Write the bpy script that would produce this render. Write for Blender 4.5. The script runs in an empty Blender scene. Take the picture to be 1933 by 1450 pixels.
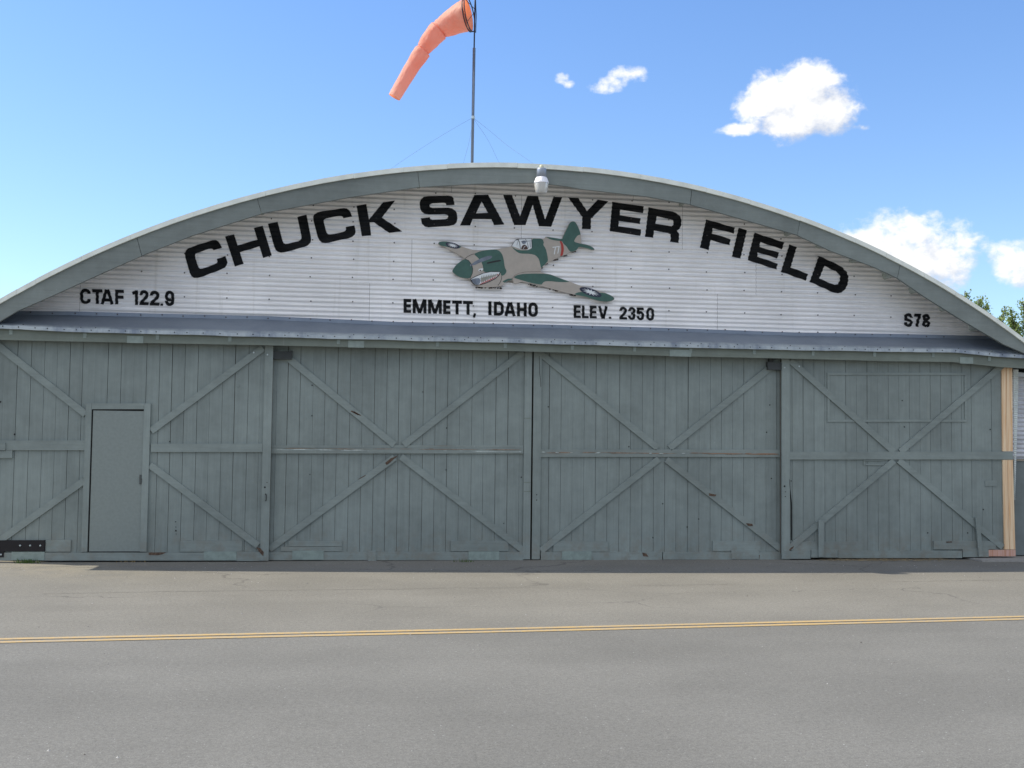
import bpy, bmesh, math, random
from mathutils import Vector, Matrix, noise
from mathutils.geometry import tessellate_polygon
random.seed(11)
SC = bpy.context.scene
COL = SC.collection
PI = math.pi

# ------------------------------------------------------------------ camera
IW, IH, FPX = 1933.0, 1450.0, 2110.0
YAW, PITCH, ROLL, CAMD, CAMH = 0.1394, 0.052, 0.01175, 15.297, 1.6
FW = Vector((math.sin(YAW)*math.cos(PITCH), math.cos(YAW)*math.cos(PITCH), math.sin(PITCH)))
_r0 = Vector((math.cos(YAW), -math.sin(YAW), 0)); _u0 = _r0.cross(FW)
RT = _r0*math.cos(ROLL)+_u0*math.sin(ROLL); UP = -_r0*math.sin(ROLL)+_u0*math.cos(ROLL)
CP = Vector((0, -CAMD, CAMH))
cd = bpy.data.cameras.new('camera'); co = bpy.data.objects.new('camera', cd); COL.objects.link(co)
M = Matrix((RT, UP, -FW)).transposed().to_4x4(); M.translation = CP
co.matrix_world = M
cd.sensor_width = 36; cd.lens = FPX/IW*36; cd.clip_end = 5000
SC.camera = co

# ------------------------------------------------------------------ light, sky, exposure
SUN_AZ, SUN_EL = math.atan2(-.86, .24), math.radians(48.5)
SUN_DIR = Vector((math.sin(SUN_AZ)*math.cos(SUN_EL), math.cos(SUN_AZ)*math.cos(SUN_EL), math.sin(SUN_EL)))
sl = bpy.data.lights.new('sun', 'SUN'); so = bpy.data.objects.new('sun', sl); COL.objects.link(so)
sl.energy = 2.8; sl.angle = math.radians(0.55); sl.color = (1.0, .925, .775)
so.rotation_euler = SUN_DIR.to_track_quat('Z', 'Y').to_euler()
SC.view_settings.view_transform = 'Standard'; SC.view_settings.look = 'None'
SC.view_settings.exposure = 0.92; SC.view_settings.gamma = 1.0
SKY_STRENGTH = 0.15

def ray(px, py):
    return RT*((px-IW/2)/FPX) - UP*((py-IH/2)/FPX) + FW
def P(px, py, Y=0.0):
    "point of the vertical plane y=Y that the survey pixel shows"
    d = ray(px, py); return CP + d*((Y-CP.y)/d.y)
def G(px, py, z=0.0):
    d = ray(px, py); return CP + d*((z-CP.z)/d.z)

class NT:
    "tiny node builder"
    def __init__(s, tree): s.t = tree; s.n = tree.nodes; s.l = tree.links
    def new(s, ty, **kw):
        n = s.n.new(ty)
        for k, v in kw.items(): setattr(n, k, v)
        return n
    def put(s, sock, v):
        if hasattr(v, 'is_linked') or hasattr(v, 'links'): s.l.new(v, sock)
        else: sock.default_value = v
    def m(s, op, a, b=0.0, c=0.0, clamp=False):
        n = s.new('ShaderNodeMath', operation=op); n.use_clamp = clamp
        s.put(n.inputs[0], a); s.put(n.inputs[1], b); s.put(n.inputs[2], c); return n.outputs[0]
    def vm(s, op, a, b=(0, 0, 0)):
        n = s.new('ShaderNodeVectorMath', operation=op); s.put(n.inputs[0], a); s.put(n.inputs[1], b); return n.outputs[0]
    def ramp(s, v, a, b, lo=0.0, hi=1.0, smooth=True):
        n = s.new('ShaderNodeMapRange'); n.interpolation_type = 'SMOOTHSTEP' if smooth else 'LINEAR'
        s.put(n.inputs[0], v); n.inputs[1].default_value = a; n.inputs[2].default_value = b
        n.inputs[3].default_value = lo; n.inputs[4].default_value = hi; return n.outputs[0]
    def noise(s, vec, scale, detail=4, rough=.55, dist=0.0):
        n = s.new('ShaderNodeTexNoise'); s.put(n.inputs['Vector'], vec); n.inputs['Scale'].default_value = scale
        n.inputs['Detail'].default_value = detail; n.inputs['Roughness'].default_value = rough
        n.inputs['Distortion'].default_value = dist; return n.outputs[0]
    def vor(s, vec, scale, feature='F1'):
        n = s.new('ShaderNodeTexVoronoi', feature=feature); s.put(n.inputs['Vector'], vec)
        n.inputs['Scale'].default_value = scale; return n.outputs[0]
    def mix(s, f, a, b, bt='MIX'):
        n = s.new('ShaderNodeMix', data_type='RGBA', blend_type=bt)
        s.put(n.inputs[0], f); s.put(n.inputs[6], a if not isinstance(a, tuple) else (*a, 1)); s.put(n.inputs[7], b if not isinstance(b, tuple) else (*b, 1))
        return n.outputs[2]
    def xyz(s, v):
        n = s.new('ShaderNodeSeparateXYZ'); s.put(n.inputs[0], v); return n.outputs
    def comb(s, x, y, z):
        n = s.new('ShaderNodeCombineXYZ'); s.put(n.inputs[0], x); s.put(n.inputs[1], y); s.put(n.inputs[2], z); return n.outputs[0]

# ---- sky with its few fair-weather clouds (fixed world directions)
world = bpy.data.worlds.new('World'); SC.world = world; world.use_nodes = True
T = NT(world.node_tree); bg = T.n['Background']
sky = T.new('ShaderNodeTexSky', sky_type='NISHITA'); sky.sun_disc = False
sky.sun_elevation = SUN_EL; sky.sun_rotation = SUN_AZ; sky.altitude = 700
sky.air_density = 1.0; sky.dust_density = 0.6; sky.ozone_density = 1.6
tc = T.new('ShaderNodeTexCoord'); dv = T.vm('NORMALIZE', tc.outputs['Generated'])
dx, dy, dz = T.xyz(dv)[:3]
az = T.m('ARCTAN2', dx, dy); el = T.m('ARCSINE', dz)
CL = [  # measured centre, half sizes
 (1505, 192, 92, 66), (1452, 190, 60, 40), (1562, 208, 52, 42), (1425, 203, 40, 32), (1402, 245, 36, 13), (1518, 148, 52, 38), (1505, 226, 84, 30), (1545, 165, 50, 40),
 (1188, 144, 40, 20, .25), (1146, 166, 44, 13, .35), (1168, 155, 38, 15, .3), (1062, 150, 17, 14, .5), (1074, 158, 17, 10, .5), (1625, 241, 22, 9, .65), (1372, 246, 40, 9, .6),
 (1690, 478, 104, 66), (1772, 476, 66, 62), (1730, 500, 80, 44), (1635, 455, 52, 26), (1795, 508, 42, 38), (1712, 446, 56, 36), (1915, 500, 42, 36), (1935, 510, 50, 30)]
def cloud_field(a, e):
    out = None; v0 = T.comb(a, e, 0.0)
    for (px, py, rx, ry, *bias) in CL:
        d = ray(px, py).normalized(); a0 = math.atan2(d.x, d.y); e0 = math.asin(d.z)
        ia, ie = FPX/rx/1.08, FPX/ry/1.08
        n = T.new('ShaderNodeVectorMath', operation='MULTIPLY_ADD'); T.put(n.inputs[0], v0)
        n.inputs[1].default_value = (ia, ie, 0); n.inputs[2].default_value = (-a0*ia, -e0*ie, 0)
        k = T.new('ShaderNodeVectorMath', operation='DOT_PRODUCT'); T.l.new(n.outputs[0], k.inputs[0]); T.l.new(n.outputs[0], k.inputs[1])
        q = T.m('ADD', k.outputs['Value'], bias[0]) if bias else k.outputs['Value']
        out = q if out is None else T.m('SMOOTH_MIN', out, q, .35)
    out = T.m('SUBTRACT', 1.0, out)
    vec = T.comb(a, T.m('MULTIPLY', e, 1.25), 0.0)
    n1 = T.noise(vec, 30, 9, .60, .1); n2 = T.noise(vec, 9, 3, .5)
    f = T.m('MULTIPLY_ADD', T.m('SUBTRACT', n1, .5), 2.5, out)
    f = T.m('MULTIPLY_ADD', T.m('SUBTRACT', T.noise(vec, 105, 5, .6, .3), .5), 1.1, f)
    return T.m('MULTIPLY_ADD', T.m('SUBTRACT', n2, .5), .5, f)
f0 = cloud_field(az, el)
f1 = cloud_field(T.m('SUBTRACT', az, .012), T.m('ADD', el, .016))
alpha = T.ramp(f0, -.15, .85)
lit = T.ramp(T.m('SUBTRACT', f0, f1), -1.0, .6)
ccol = T.mix(lit, (.60, .645, .74), (1.0, 1.0, 1.0))
# unseen broken cloud, added behind the viewpoint to brighten the shaded facade
bv = T.comb(T.m('DIVIDE', dx, T.m('MAXIMUM', dz, .06)), T.m('DIVIDE', dy, T.m('MAXIMUM', dz, .06)), 0.0)
bk = T.m('MULTIPLY', T.ramp(T.noise(bv, .55, 4, .55), .38, .52), T.ramp(dy, .05, -.30))
alpha = T.m('MAXIMUM', alpha, T.m('MULTIPLY', bk, .9))
skc = T.mix(T.ramp(el, .0, .55), (.61, .665, .72), (.52, .665, .84))
skc = T.mix(1.0, sky.outputs[0], skc, 'MULTIPLY')
cm = T.vm('SCALE', ccol); cm.node.inputs['Scale'].default_value = 3.95
col = T.mix(alpha, skc, cm)
T.l.new(col, bg.inputs[0]); bg.inputs[1].default_value = SKY_STRENGTH
world.cycles.sampling_method = 'MANUAL'; world.cycles.sample_map_resolution = 512

# ------------------------------------------------------------------ object helpers
def tag(o, label=None, cat=None, group=None, kind=None):
    if label: o['label'] = label
    if cat: o['category'] = cat
    if group: o['group'] = group
    if kind: o['kind'] = kind
    return o
def empty(name, loc, label, cat, group=None):
    o = bpy.data.objects.new(name, None); COL.objects.link(o); o.location = loc
    o.empty_display_size = .3
    return tag(o, label, cat, group)
class MB:
    def __init__(s): s.v = []; s.f = []; s.mi = []; s.tint = []; s.cur = 0; s.tn = .5
    def poly(s, pts):
        b = len(s.v); s.v += [tuple(p) for p in pts]; s.f.append(list(range(b, b+len(pts)))); s.mi.append(s.cur); s.tint.append(s.tn)
    def prism(s, pts, y0, y1):
        "pts = (x,z) outline, from y0 (front) to y1 (back)"
        b = len(s.v); n = len(pts)
        a = sum(pts[i][0]*pts[(i+1) % n][1]-pts[(i+1) % n][0]*pts[i][1] for i in range(n))
        if a < 0: pts = pts[::-1]
        s.v += [(p[0], y0, p[1]) for p in pts]+[(p[0], y1, p[1]) for p in pts]
        fs = []
        if n == 4: fs += [[b+i for i in range(n)], [b+n+i for i in reversed(range(n))]]
        else:
            tr = tessellate_polygon([[Vector((p[0], p[1], 0)) for p in pts]])
            for t in tr:
                t = list(t)
                ar = (pts[t[1]][0]-pts[t[0]][0])*(pts[t[2]][1]-pts[t[0]][1])-(pts[t[2]][0]-pts[t[0]][0])*(pts[t[1]][1]-pts[t[0]][1])
                if ar < 0: t = t[::-1]
                fs.append([b+i for i in t]); fs.append([b+n+i for i in t[::-1]])
        for i in range(n):
            j = (i+1) % n; fs.append([b+j, b+i, b+n+i, b+n+j])
        s.f += fs; s.mi += [s.cur]*len(fs); s.tint += [s.tn]*len(fs)
    def box(s, x0, x1, y0, y1, z0, z1):
        s.prism([(x0, z0), (x1, z0), (x1, z1), (x0, z1)], y0, y1)
    def bar(s, a, b, w, y0, y1):
        "board between two (x,z) points"
        a = Vector((a[0], a[1])); b = Vector((b[0], b[1])); d = (b-a).normalized(); n = Vector((-d.y, d.x))*w/2
        s.prism([tuple(a-n), tuple(b-n), tuple(b+n), tuple(a+n)], y0, y1)
    def tube(s, path, r, seg=8, cap=True):
        path = [Vector(p) for p in path]; rr = r if isinstance(r, (list, tuple)) else [r]*len(path)
        b = len(s.v); n0 = None
        for i, p in enumerate(path):
            t = (path[min(i+1, len(path)-1)]-path[max(i-1, 0)]).normalized()
            if n0 is None: n0 = t.orthogonal().normalized()
            n0 = (n0-t*n0.dot(t)).normalized(); bn = t.cross(n0)
            for k in range(seg):
                a = 2*PI*k/seg; s.v.append(tuple(p+(n0*math.cos(a)+bn*math.sin(a))*rr[i]))
        for i in range(len(path)-1):
            for k in range(seg):
                k2 = (k+1) % seg
                s.f.append([b+i*seg+k, b+i*seg+k2, b+(i+1)*seg+k2, b+(i+1)*seg+k]); s.mi.append(s.cur); s.tint.append(s.tn)
        if cap:
            s.f.append([b+k for k in reversed(range(seg))]); s.f.append([b+(len(path)-1)*seg+k for k in range(seg)])
            s.mi += [s.cur]*2; s.tint += [s.tn]*2
    def lathe(s, c, prof, seg=24, axis='z'):
        "prof = (radius, height)"
        b = len(s.v)
        for r, h in prof:
            for k in range(seg):
                a = 2*PI*k/seg
                if axis == 'z': s.v.append((c[0]+r*math.cos(a), c[1]+r*math.sin(a), c[2]+h))
                else: s.v.append((c[0]+r*math.cos(a), c[1]-h, c[2]+r*math.sin(a)))
        for i in range(len(prof)-1):
            for k in range(seg):
                k2 = (k+1) % seg
                s.f.append([b+i*seg+k, b+i*seg+k2, b+(i+1)*seg+k2, b+(i+1)*seg+k]); s.mi.append(s.cur); s.tint.append(s.tn)
    def bolt(s, x, z, y, r=.011, h=.008):
        s.lathe((x, y, z), [(0.0005, h), (r*.6, h), (r, h*.4), (r, -.004)], 8, 'y')
    def build(s, name, mat, parent=None, smooth=False, bevel=0, origin=None):
        me = bpy.data.meshes.new(name); me.from_pydata(s.v, [], s.f)
        o = bpy.data.objects.new(name, me); COL.objects.link(o)
        mats = mat if isinstance(mat, (list, tuple)) else [mat]
        for m in mats: me.materials.append(m)
        me.polygons.foreach_set('material_index', s.mi)
        at = me.attributes.new('tint', 'FLOAT', 'FACE'); at.data.foreach_set('value', s.tint)
        if smooth: me.polygons.foreach_set('use_smooth', [True]*len(me.polygons))
        me.update()
        if parent:
            o.parent = parent
            pw = wloc(parent)
            if pw.length > 0: me.transform(Matrix.Translation(-pw))
        elif origin is not None:
            me.transform(Matrix.Translation(-Vector(origin))); o.location = origin
        if bevel:
            b = o.modifiers.new('edge', 'BEVEL'); b.width = bevel; b.segments = 1; b.limit_method = 'ANGLE'
        return o
def wloc(o):
    v = Vector((0, 0, 0))
    while o: v += o.location; o = o.parent
    return v

# ------------------------------------------------------------------ materials
def base_mat(name, rough=.6, metal=0.0, spec=.5):
    m = bpy.data.materials.new(name); m.use_nodes = True; t = NT(m.node_tree); b = t.n['Principled BSDF']
    b.inputs['Roughness'].default_value = rough; b.inputs['Metallic'].default_value = metal
    b.inputs['Specular IOR Level'].default_value = spec
    return m, t, b
def bump(t, b, h, strength=.3, dist=.01):
    n = t.new('ShaderNodeBump'); n.inputs['Strength'].default_value = strength; n.inputs['Distance'].default_value = dist
    t.put(n.inputs['Height'], h); t.l.new(n.outputs[0], b.inputs['Normal'])
def plain(name, c, rough=.55, metal=0.0, var=.10, scale=9, spec=.5):
    m, t, b = base_mat(name, rough, metal, spec)
    co_ = t.new('ShaderNodeTexCoord').outputs['Object']
    n = t.ramp(t.noise(co_, scale, 6, .6), .3, .7, 1-var, 1+var)
    k = t.vm('SCALE', t.comb(*c)); t.put(k.node.inputs['Scale'], n)
    t.l.new(k, b.inputs['Base Color']); return m
def painted_wood(name, c, axis='z', worn=.0, chips=.02, grain=1.0, brown=(.20, .125, .08)):
    "weathered paint on boards; grain runs along the axis"
    m, t, b = base_mat(name, .62, 0, .3)
    co_ = t.new('ShaderNodeTexCoord').outputs['Object']
    sc_ = {'z': (28, 28, 1.3), 'x': (1.3, 28, 28)}[axis]
    st = t.vm('MULTIPLY', co_, sc_)
    gr = t.noise(st, 1.0, 6, .65); big = t.noise(co_, 1.1, 5, .6); mid = t.noise(co_, 7, 5, .65)
    at = t.new('ShaderNodeAttribute', attribute_name='tint').outputs['Fac']
    v = t.m('ADD', t.ramp(gr, .25, .75, -.07*grain, .07*grain), t.ramp(big, .3, .7, -.11, .11))
    v = t.m('ADD', v, t.ramp(mid, .3, .7, -.05, .05)); v = t.m('ADD', v, t.ramp(at, 0, 1, -.035, .035, False))
    k = t.vm('SCALE', t.comb(*c)); t.put(k.node.inputs['Scale'], t.m('ADD', v, 1.0))
    # brownish weathering in streaks, pale flecks
    wn = t.noise(t.vm('MULTIPLY', co_, {'z': (16, 16, .9), 'x': (.9, 16, 16)}[axis]), 1.0, 7, .7)
    w = t.ramp(wn, .70-worn, .80-worn*.6)
    col_ = t.mix(t.m('MULTIPLY', w, .65), k, (c[0]*.95, c[1]*.80, c[2]*.72) if worn == 0 else brown)
    fl = t.noise(co_, 55, 2, .6); fm = t.noise(co_, 2.3, 3, .6)
    f = t.m('MULTIPLY', t.ramp(fl, .735-chips, .765-chips), t.ramp(fm, .48, .62))
    col_ = t.mix(t.m('MULTIPLY', f, .5), col_, (.42, .47, .45))
    z_ = t.xyz(t.new('ShaderNodeNewGeometry').outputs['Position'])[2]
    gm = t.m('MULTIPLY', t.ramp(z_, .60, .02), t.ramp(t.noise(co_, 6.5, 6, .7), .42, .66))
    col_ = t.mix(t.m('MULTIPLY', gm, .42), col_, (.20, .165, .125))
    rs = t.noise(t.vm('MULTIPLY', co_, (11, 11, .55)), 1.0, 3, .5)
    col_ = t.mix(t.m('MULTIPLY', t.ramp(rs, .70, .76), .28), col_, (.30, .33, .30))
    t.l.new(col_, b.inputs['Base Color'])
    bump(t, b, t.m('ADD', gr, t.m('MULTIPLY', mid, .6)), .35, .004); return m
GREEN = (.226, .264, .252)
M_plank = painted_wood('plank_paint', GREEN)
M_rail = painted_wood('rail_paint', (.236, .275, .261), 'x')
M_stile = painted_wood('stile_paint', (.238, .277, .263), 'z')
M_worn = painted_wood('worn_rail_paint', (.232, .267, .252), 'x', worn=.12, chips=.09)
M_fascia = painted_wood('fascia_paint', (.205, .233, .222), 'x', worn=.07, chips=.04, brown=(.12, .12, .11))
M_header = painted_wood('header_paint', (.19, .218, .188), 'x')
M_door = plain('flush_door_paint', (.222, .258, .244), .5, 0, .05, 30)
M_patch = plain('patch_sheet', (.25, .31, .285), .45, .1, .12, 14)
M_pale = plain('splice_plate', (.26, .31, .28), .45, .2, .1, 14)
M_dark = plain('dark_iron', (.012, .010, .012), .5, .3, .2)
M_hole = plain('dark_hole', (.008, .008, .008), .9)
M_brown = plain('bare_rotten_wood', (.10, .065, .045), .9, 0, .4, 40)
M_bolt = plain('zinc_bolt', (.55, .62, .62), .35, .6)
M_letter = plain('black_letter_paint', (.010, .011, .012), .8, 0, .3, 25, .15)
def letter_paint():
    m, t, b = base_mat('black_letter_paint', .8, 0, .15); co_ = t.new('ShaderNodeTexCoord').outputs['Object']
    c = t.mix(t.ramp(t.noise(co_, 3, 5, .65), .35, .7), (.009, .010, .011), (.022, .023, .025))
    c = t.mix(t.m('MULTIPLY', t.ramp(t.noise(co_, 48, 2, .6), .72, .75), t.m('MULTIPLY', t.ramp(t.noise(co_, 2.2, 3), .5, .6), .5)), c, (.25, .26, .26))
    t.l.new(c, b.inputs['Base Color']); return m
M_letter = letter_paint()
M_wire = plain('steel_wire', (.16, .20, .26), .4, .3)

def corrugated_paint():
    m, t, b = base_mat('white_corrugated_paint', .42, .25, .5)
    co_ = t.new('ShaderNodeTexCoord').outputs['Object']
    big = t.noise(co_, .9, 6, .62); fine = t.noise(t.vm('MULTIPLY', co_, (1.2, 30, 30)), 1.0, 5, .7)
    at = t.new('ShaderNodeAttribute', attribute_name='tint').outputs['Fac']
    v = t.m('ADD', t.ramp(big, .3, .7, -.08, .06), t.ramp(fine, .3, .7, -.06, .05)); v = t.m('ADD', v, t.ramp(at, 0, 1, -.04, .04))
    k = t.vm('SCALE', t.comb(.89, .88, .875)); t.put(k.node.inputs['Scale'], t.m('ADD', v, 1.0))
    wz = t.noise(t.vm('MULTIPLY', co_, (7, 1, .35)), 1.0, 6, .65)
    kc = t.mix(t.m('MULTIPLY', t.ramp(wz, .56, .74), .30), k, (.52, .50, .44))
    kc = t.mix(t.m('MULTIPLY', t.ramp(t.noise(co_, 14, 3, .6), .70, .76), .35), kc, (.42, .36, .28))
    t.l.new(kc, b.inputs['Base Color']); bump(t, b, t.m('ADD', t.noise(co_, 6, 3), t.m('MULTIPLY', t.noise(co_, 1.7, 2), 3.0)), .22, .012); return m
M_corr = corrugated_paint()
def galvanised():
    m, t, b = base_mat('galvanised_flashing', .5, .45, .5)
    co_ = t.new('ShaderNodeTexCoord').outputs['Object']
    big = t.noise(co_, 1.6, 6, .65); sp = t.noise(co_, 45, 3, .6)
    z = t.xyz(co_)[2]
    chalk = t.m('MULTIPLY', t.ramp(z, 2.985, 3.035, 1, 0), t.ramp(t.noise(t.vm('MULTIPLY', co_, (1, 1, .4)), 3.1, 7, .75), .32, .60))
    base = t.mix(t.ramp(big, .3, .7), (.190, .226, .280), (.235, .275, .33))
    base = t.mix(t.ramp(sp, .60, .75, 0, .3), base, (.42, .45, .50))
    base = t.mix(t.m('MULTIPLY', chalk, .75), base, (.52, .57, .57))
    rust = t.m('MULTIPLY', t.ramp(t.noise(co_, 5.2, 3, .5), .76, .80), .8)
    base = t.mix(rust, base, (.20, .08, .045))
    t.l.new(base, b.inputs['Base Color']); bump(t, b, big, .35, .02); return m
M_galv = galvanised()
M_trim = plain('roof_edge_metal', (.80, .83, .76), .5, .0, .08, 6)
M_roof = plain('roof_sheet', (.50, .53, .53), .5, .3, .12, 3)
M_inside = plain('bare_interior_wood', (.10, .075, .055), .85)

def asphalt():
    m, t, b = base_mat('old_asphalt', .92, 0, .25)
    co_ = t.new('ShaderNodeTexCoord').outputs['Object']
    X, Y, Z = t.xyz(co_)[:3]
    wob = t.noise(co_, .16, 4, .55)
    yy = t.m('ADD', Y, t.ramp(wob, .3, .7, -.8, .8, False))
    near = t.ramp(t.m('SUBTRACT', Y, t.m('MULTIPLY', X, .065)), -5.95, -5.80)       # other side of the painted line: older, tanner paving
    base = t.mix(near, (.187, .182, .165), (.208, .198, .173))
    band = t.noise(t.vm('MULTIPLY', co_, (.10, .9, 1)), 1.0, 5, .6)                 # wheel tracks and patches along the road
    base2 = t.vm('SCALE', base); t.put(base2.node.inputs['Scale'], t.ramp(band,     .3, .7, .955, 1.04))
    blot = t.noise(co_, .55, 6, .62)
    b3 = t.vm('SCALE', base2); t.put(b3.node.inputs['Scale'], t.ramp(blot, .3, .7, .91, 1.07))
    # pale dust gathered towards the hangar's left corner
    dust = t.m('MULTIPLY', t.ramp(yy, -2.6, -1.2), t.m('MULTIPLY', t.ramp(X, -1.5, -3.5), t.ramp(t.noise(co_, 2.2, 6, .65), .35, .6)))
    c = t.mix(t.m('MULTIPLY', dust, .6), b3, (.26, .235, .185))
    # painted shadow tone along the door foot, switched off by its mix weight
    strip = t.m('MULTIPLY', t.ramp(yy, -1.5, -1.0), t.ramp(X, -3.0, .5))
    c = t.mix(t.m('MULTIPLY', strip, .0), c, (.15, .146, .136))
    ag = t.vor(co_, 85); ag2 = t.noise(co_, 130, 3, .7); ag3 = t.noise(co_, 32, 4, .7)
    s = t.m('ADD', t.ramp(ag2, .3, .7, -.20, .20), t.ramp(ag3, .3, .7, -.11, .11)); s = t.m('ADD', s, t.ramp(ag, .1, .7, .10, -.10))
    c2 = t.vm('SCALE', c); t.put(c2.node.inputs['Scale'], t.m('ADD', s, 1.0))
    white = t.ramp(t.noise(co_, 42, 1, .5), .745, .775); dark = t.ramp(t.noise(t.vm('ADD', co_, (9, 4, 2)), 38, 1, .5), .775, .80)
    c2 = t.mix(t.m('MULTIPLY', white, .6), c2, (.50, .50, .49)); c2 = t.mix(t.m('MULTIPLY', dark, .6), c2, (.09, .085, .08))
    # cracks
    dcv = t.vm('ADD', co_, t.vm('SCALE', t.comb(t.noise(co_, 1.7, 4), t.noise(t.vm('ADD', co_, (5, 5, 5)), 1.7, 4), 0.0)))
    cr = t.new('ShaderNodeTexVoronoi', feature='DISTANCE_TO_EDGE'); t.put(cr.inputs['Vector'], t.vm('MULTIPLY', dcv, (.22, .5, 1))); cr.inputs['Scale'].default_value = 1.0
    crk = t.m('MULTIPLY', t.ramp(cr.outputs[0], .008, .0), t.m('MULTIPLY', t.ramp(yy, -5.2, -3.6), t.ramp(t.noise(co_, .45, 2), .40, .55)))
    c2 = t.mix(t.m('MULTIPLY', crk, .6), c2, (.085, .08, .075))
    # a rubber scuff
    t.l.new(c2, b.inputs['Base Color'])
    bump(t, b, t.m('ADD', ag2, t.m('MULTIPLY', ag3, .8)), .35, .006); return m
M_asph = asphalt()
def line_paint():
    m, t, b = base_mat('yellow_line_paint', .75)
    co_ = t.new('ShaderNodeTexCoord').outputs['Object']
    n = t.noise(co_, 30, 6, .75); big = t.noise(co_, 1.2, 4, .6)
    w = t.ramp(t.m('ADD', n, t.m('MULTIPLY', big, .35)), .60, .82)
    base = t.mix(t.ramp(t.noise(co_, 90, 3), .3, .7), (.44, .30, .12), (.53, .365, .15))
    t.l.new(t.mix(t.m('MULTIPLY', w, .8), base, (.30, .28, .24)), b.inputs['Base Color']); return m
M_line = line_paint()

# ------------------------------------------------------------------ ground, painted line
def sheet(name, mat, x0, x1, y0, y1, z, label=None):
    mb = MB(); mb.poly([(x0, y0, z), (x1, y0, z), (x1, y1, z), (x0, y1, z)])
    o = mb.build(name, mat); return tag(o, label, None, None, 'structure')
sheet('ground', M_asph, -600, 600, -200, 900, 0)
mb = MB()
cl = [(-14, -6.75), (-2.70, -5.985), (1.36, -5.775), (6.28, -5.43), (20, -4.45)]
def clY(x):
    for (a, b), (c, d) in zip(cl, cl[1:]):
        if x <= c: return b+(d-b)*(x-a)/(c-a)
    return cl[-1][1]
xs = [-14+i*.25 for i in range(137)]
for off in (-.072, .068):
    for a, b in zip(xs, xs[1:]):
        w0 = .040+.004*noise.noise(Vector((a*1.3, off*9, 0))); w1 = .040+.004*noise.noise(Vector((b*1.3, off*9, 0)))
        mb.poly([(a, clY(a)+off-w0, .004), (b, clY(b)+off-w1, .004), (b, clY(b)+off+w1, .004), (a, clY(a)+off+w0, .004)])
tag(mb.build('road_marking', M_line), 'double yellow line painted along the pavement in front of the hangar', None, None, 'structure')

# ================================================================== HANGAR
CX = 2.392
hangar = empty('hangar', (CX, 0, 0), 'grey green wooden hangar with arched roof, white corrugated gable and painted black lettering', 'hangar')
ARC_C = (2.392, -7.135); ARC_R = 12.502
def arcz(x, dr=0.0): return ARC_C[1]+math.sqrt(max((ARC_R-dr)**2-(x-ARC_C[0])**2, 0.01))
AMP, PER = .0105, .0645
def wave(z): return -AMP*math.cos(2*PI*z/PER)

# ---- corrugated gable sheets
Z0 = 3.175
rows = [3.12, P(700, 535).z, P(800, 453).z, P(1290, 385).z+.02, 5.36]
seams = [[697, 1354, 150], [777, 1427], [1288, 984], [852, 1195]]
mb = MB()
def gx(z):   # half width of the arch at height z
    r = ARC_R-.07; return math.sqrt(max(r*r-(z-ARC_C[1])**2, 0.0))
for ri in range(4):
    zt, zb = rows[ri+1], rows[ri]
    xs_ = sorted([P(px, {0: 590, 1: 495, 2: 430, 3: 370}[ri]).x for px in seams[ri]])
    edges = [-9]+xs_+[13]
    for si in range(len(edges)-1):
        mb.tn = random.random(); yo = -.0022*ri - (.0010 if si % 2 else 0)
        n = int((zt-zb)/(PER/8)); dz_ = (zt-zb)/n
        for i in range(n):
            za, zc = zb+i*dz_, zb+(i+1)*dz_
            L0 = max(edges[si]+.0015, CX-gx(za)); R0 = min(edges[si+1]-.0015, CX+gx(za))
            L1 = max(edges[si]+.0015, CX-gx(zc)); R1 = min(edges[si+1]-.0015, CX+gx(zc))
            if R0 <= L0: continue
            if R1 < L1: L1 = R1 = (L1+R1)/2
            mb.poly([(L0, yo+wave(za), za), (R0, yo+wave(za), za), (R1, yo+wave(zc), zc), (L1, yo+wave(zc), zc)])
# fixing screws on the purlin lines
mb.cur = 1
sx0 = P(350, 455).x; sp = .555
zl = [3.235, 3.50, 3.78, 4.05, 4.30, 4.55, 4.80, 5.04, 5.22]
for zi, z in enumerate(zl):
    zc = round(z/PER)*PER
    st = sp/2 if zi == 0 else sp
    k = -26
    while k < 40:
        x = sx0+k*st; k += 1
        if abs(x-CX) > gx(zc)-.08: continue
        mb.bolt(x+random.uniform(-.012, .012), zc+random.choice([0, 0, PER/2, -PER/2])*.3, -AMP-.006, .0095, .006)
gable = mb.build('gable_wall', [M_corr, plain('rusty_screw', (.06, .05, .05), .7, 0, .3)], hangar, smooth=False)
mb = MB(); L = 24
pts = [(CX-7.0, 3.1)]+[(CX-7.0+14*i/L, arcz(CX-7.0+14*i/L, .12)) for i in range(L+1)]+[(CX+7.0, 3.1)]
mb.prism(pts, .03, .06); mb.build('gable_backing', M_inside, hangar)

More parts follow.
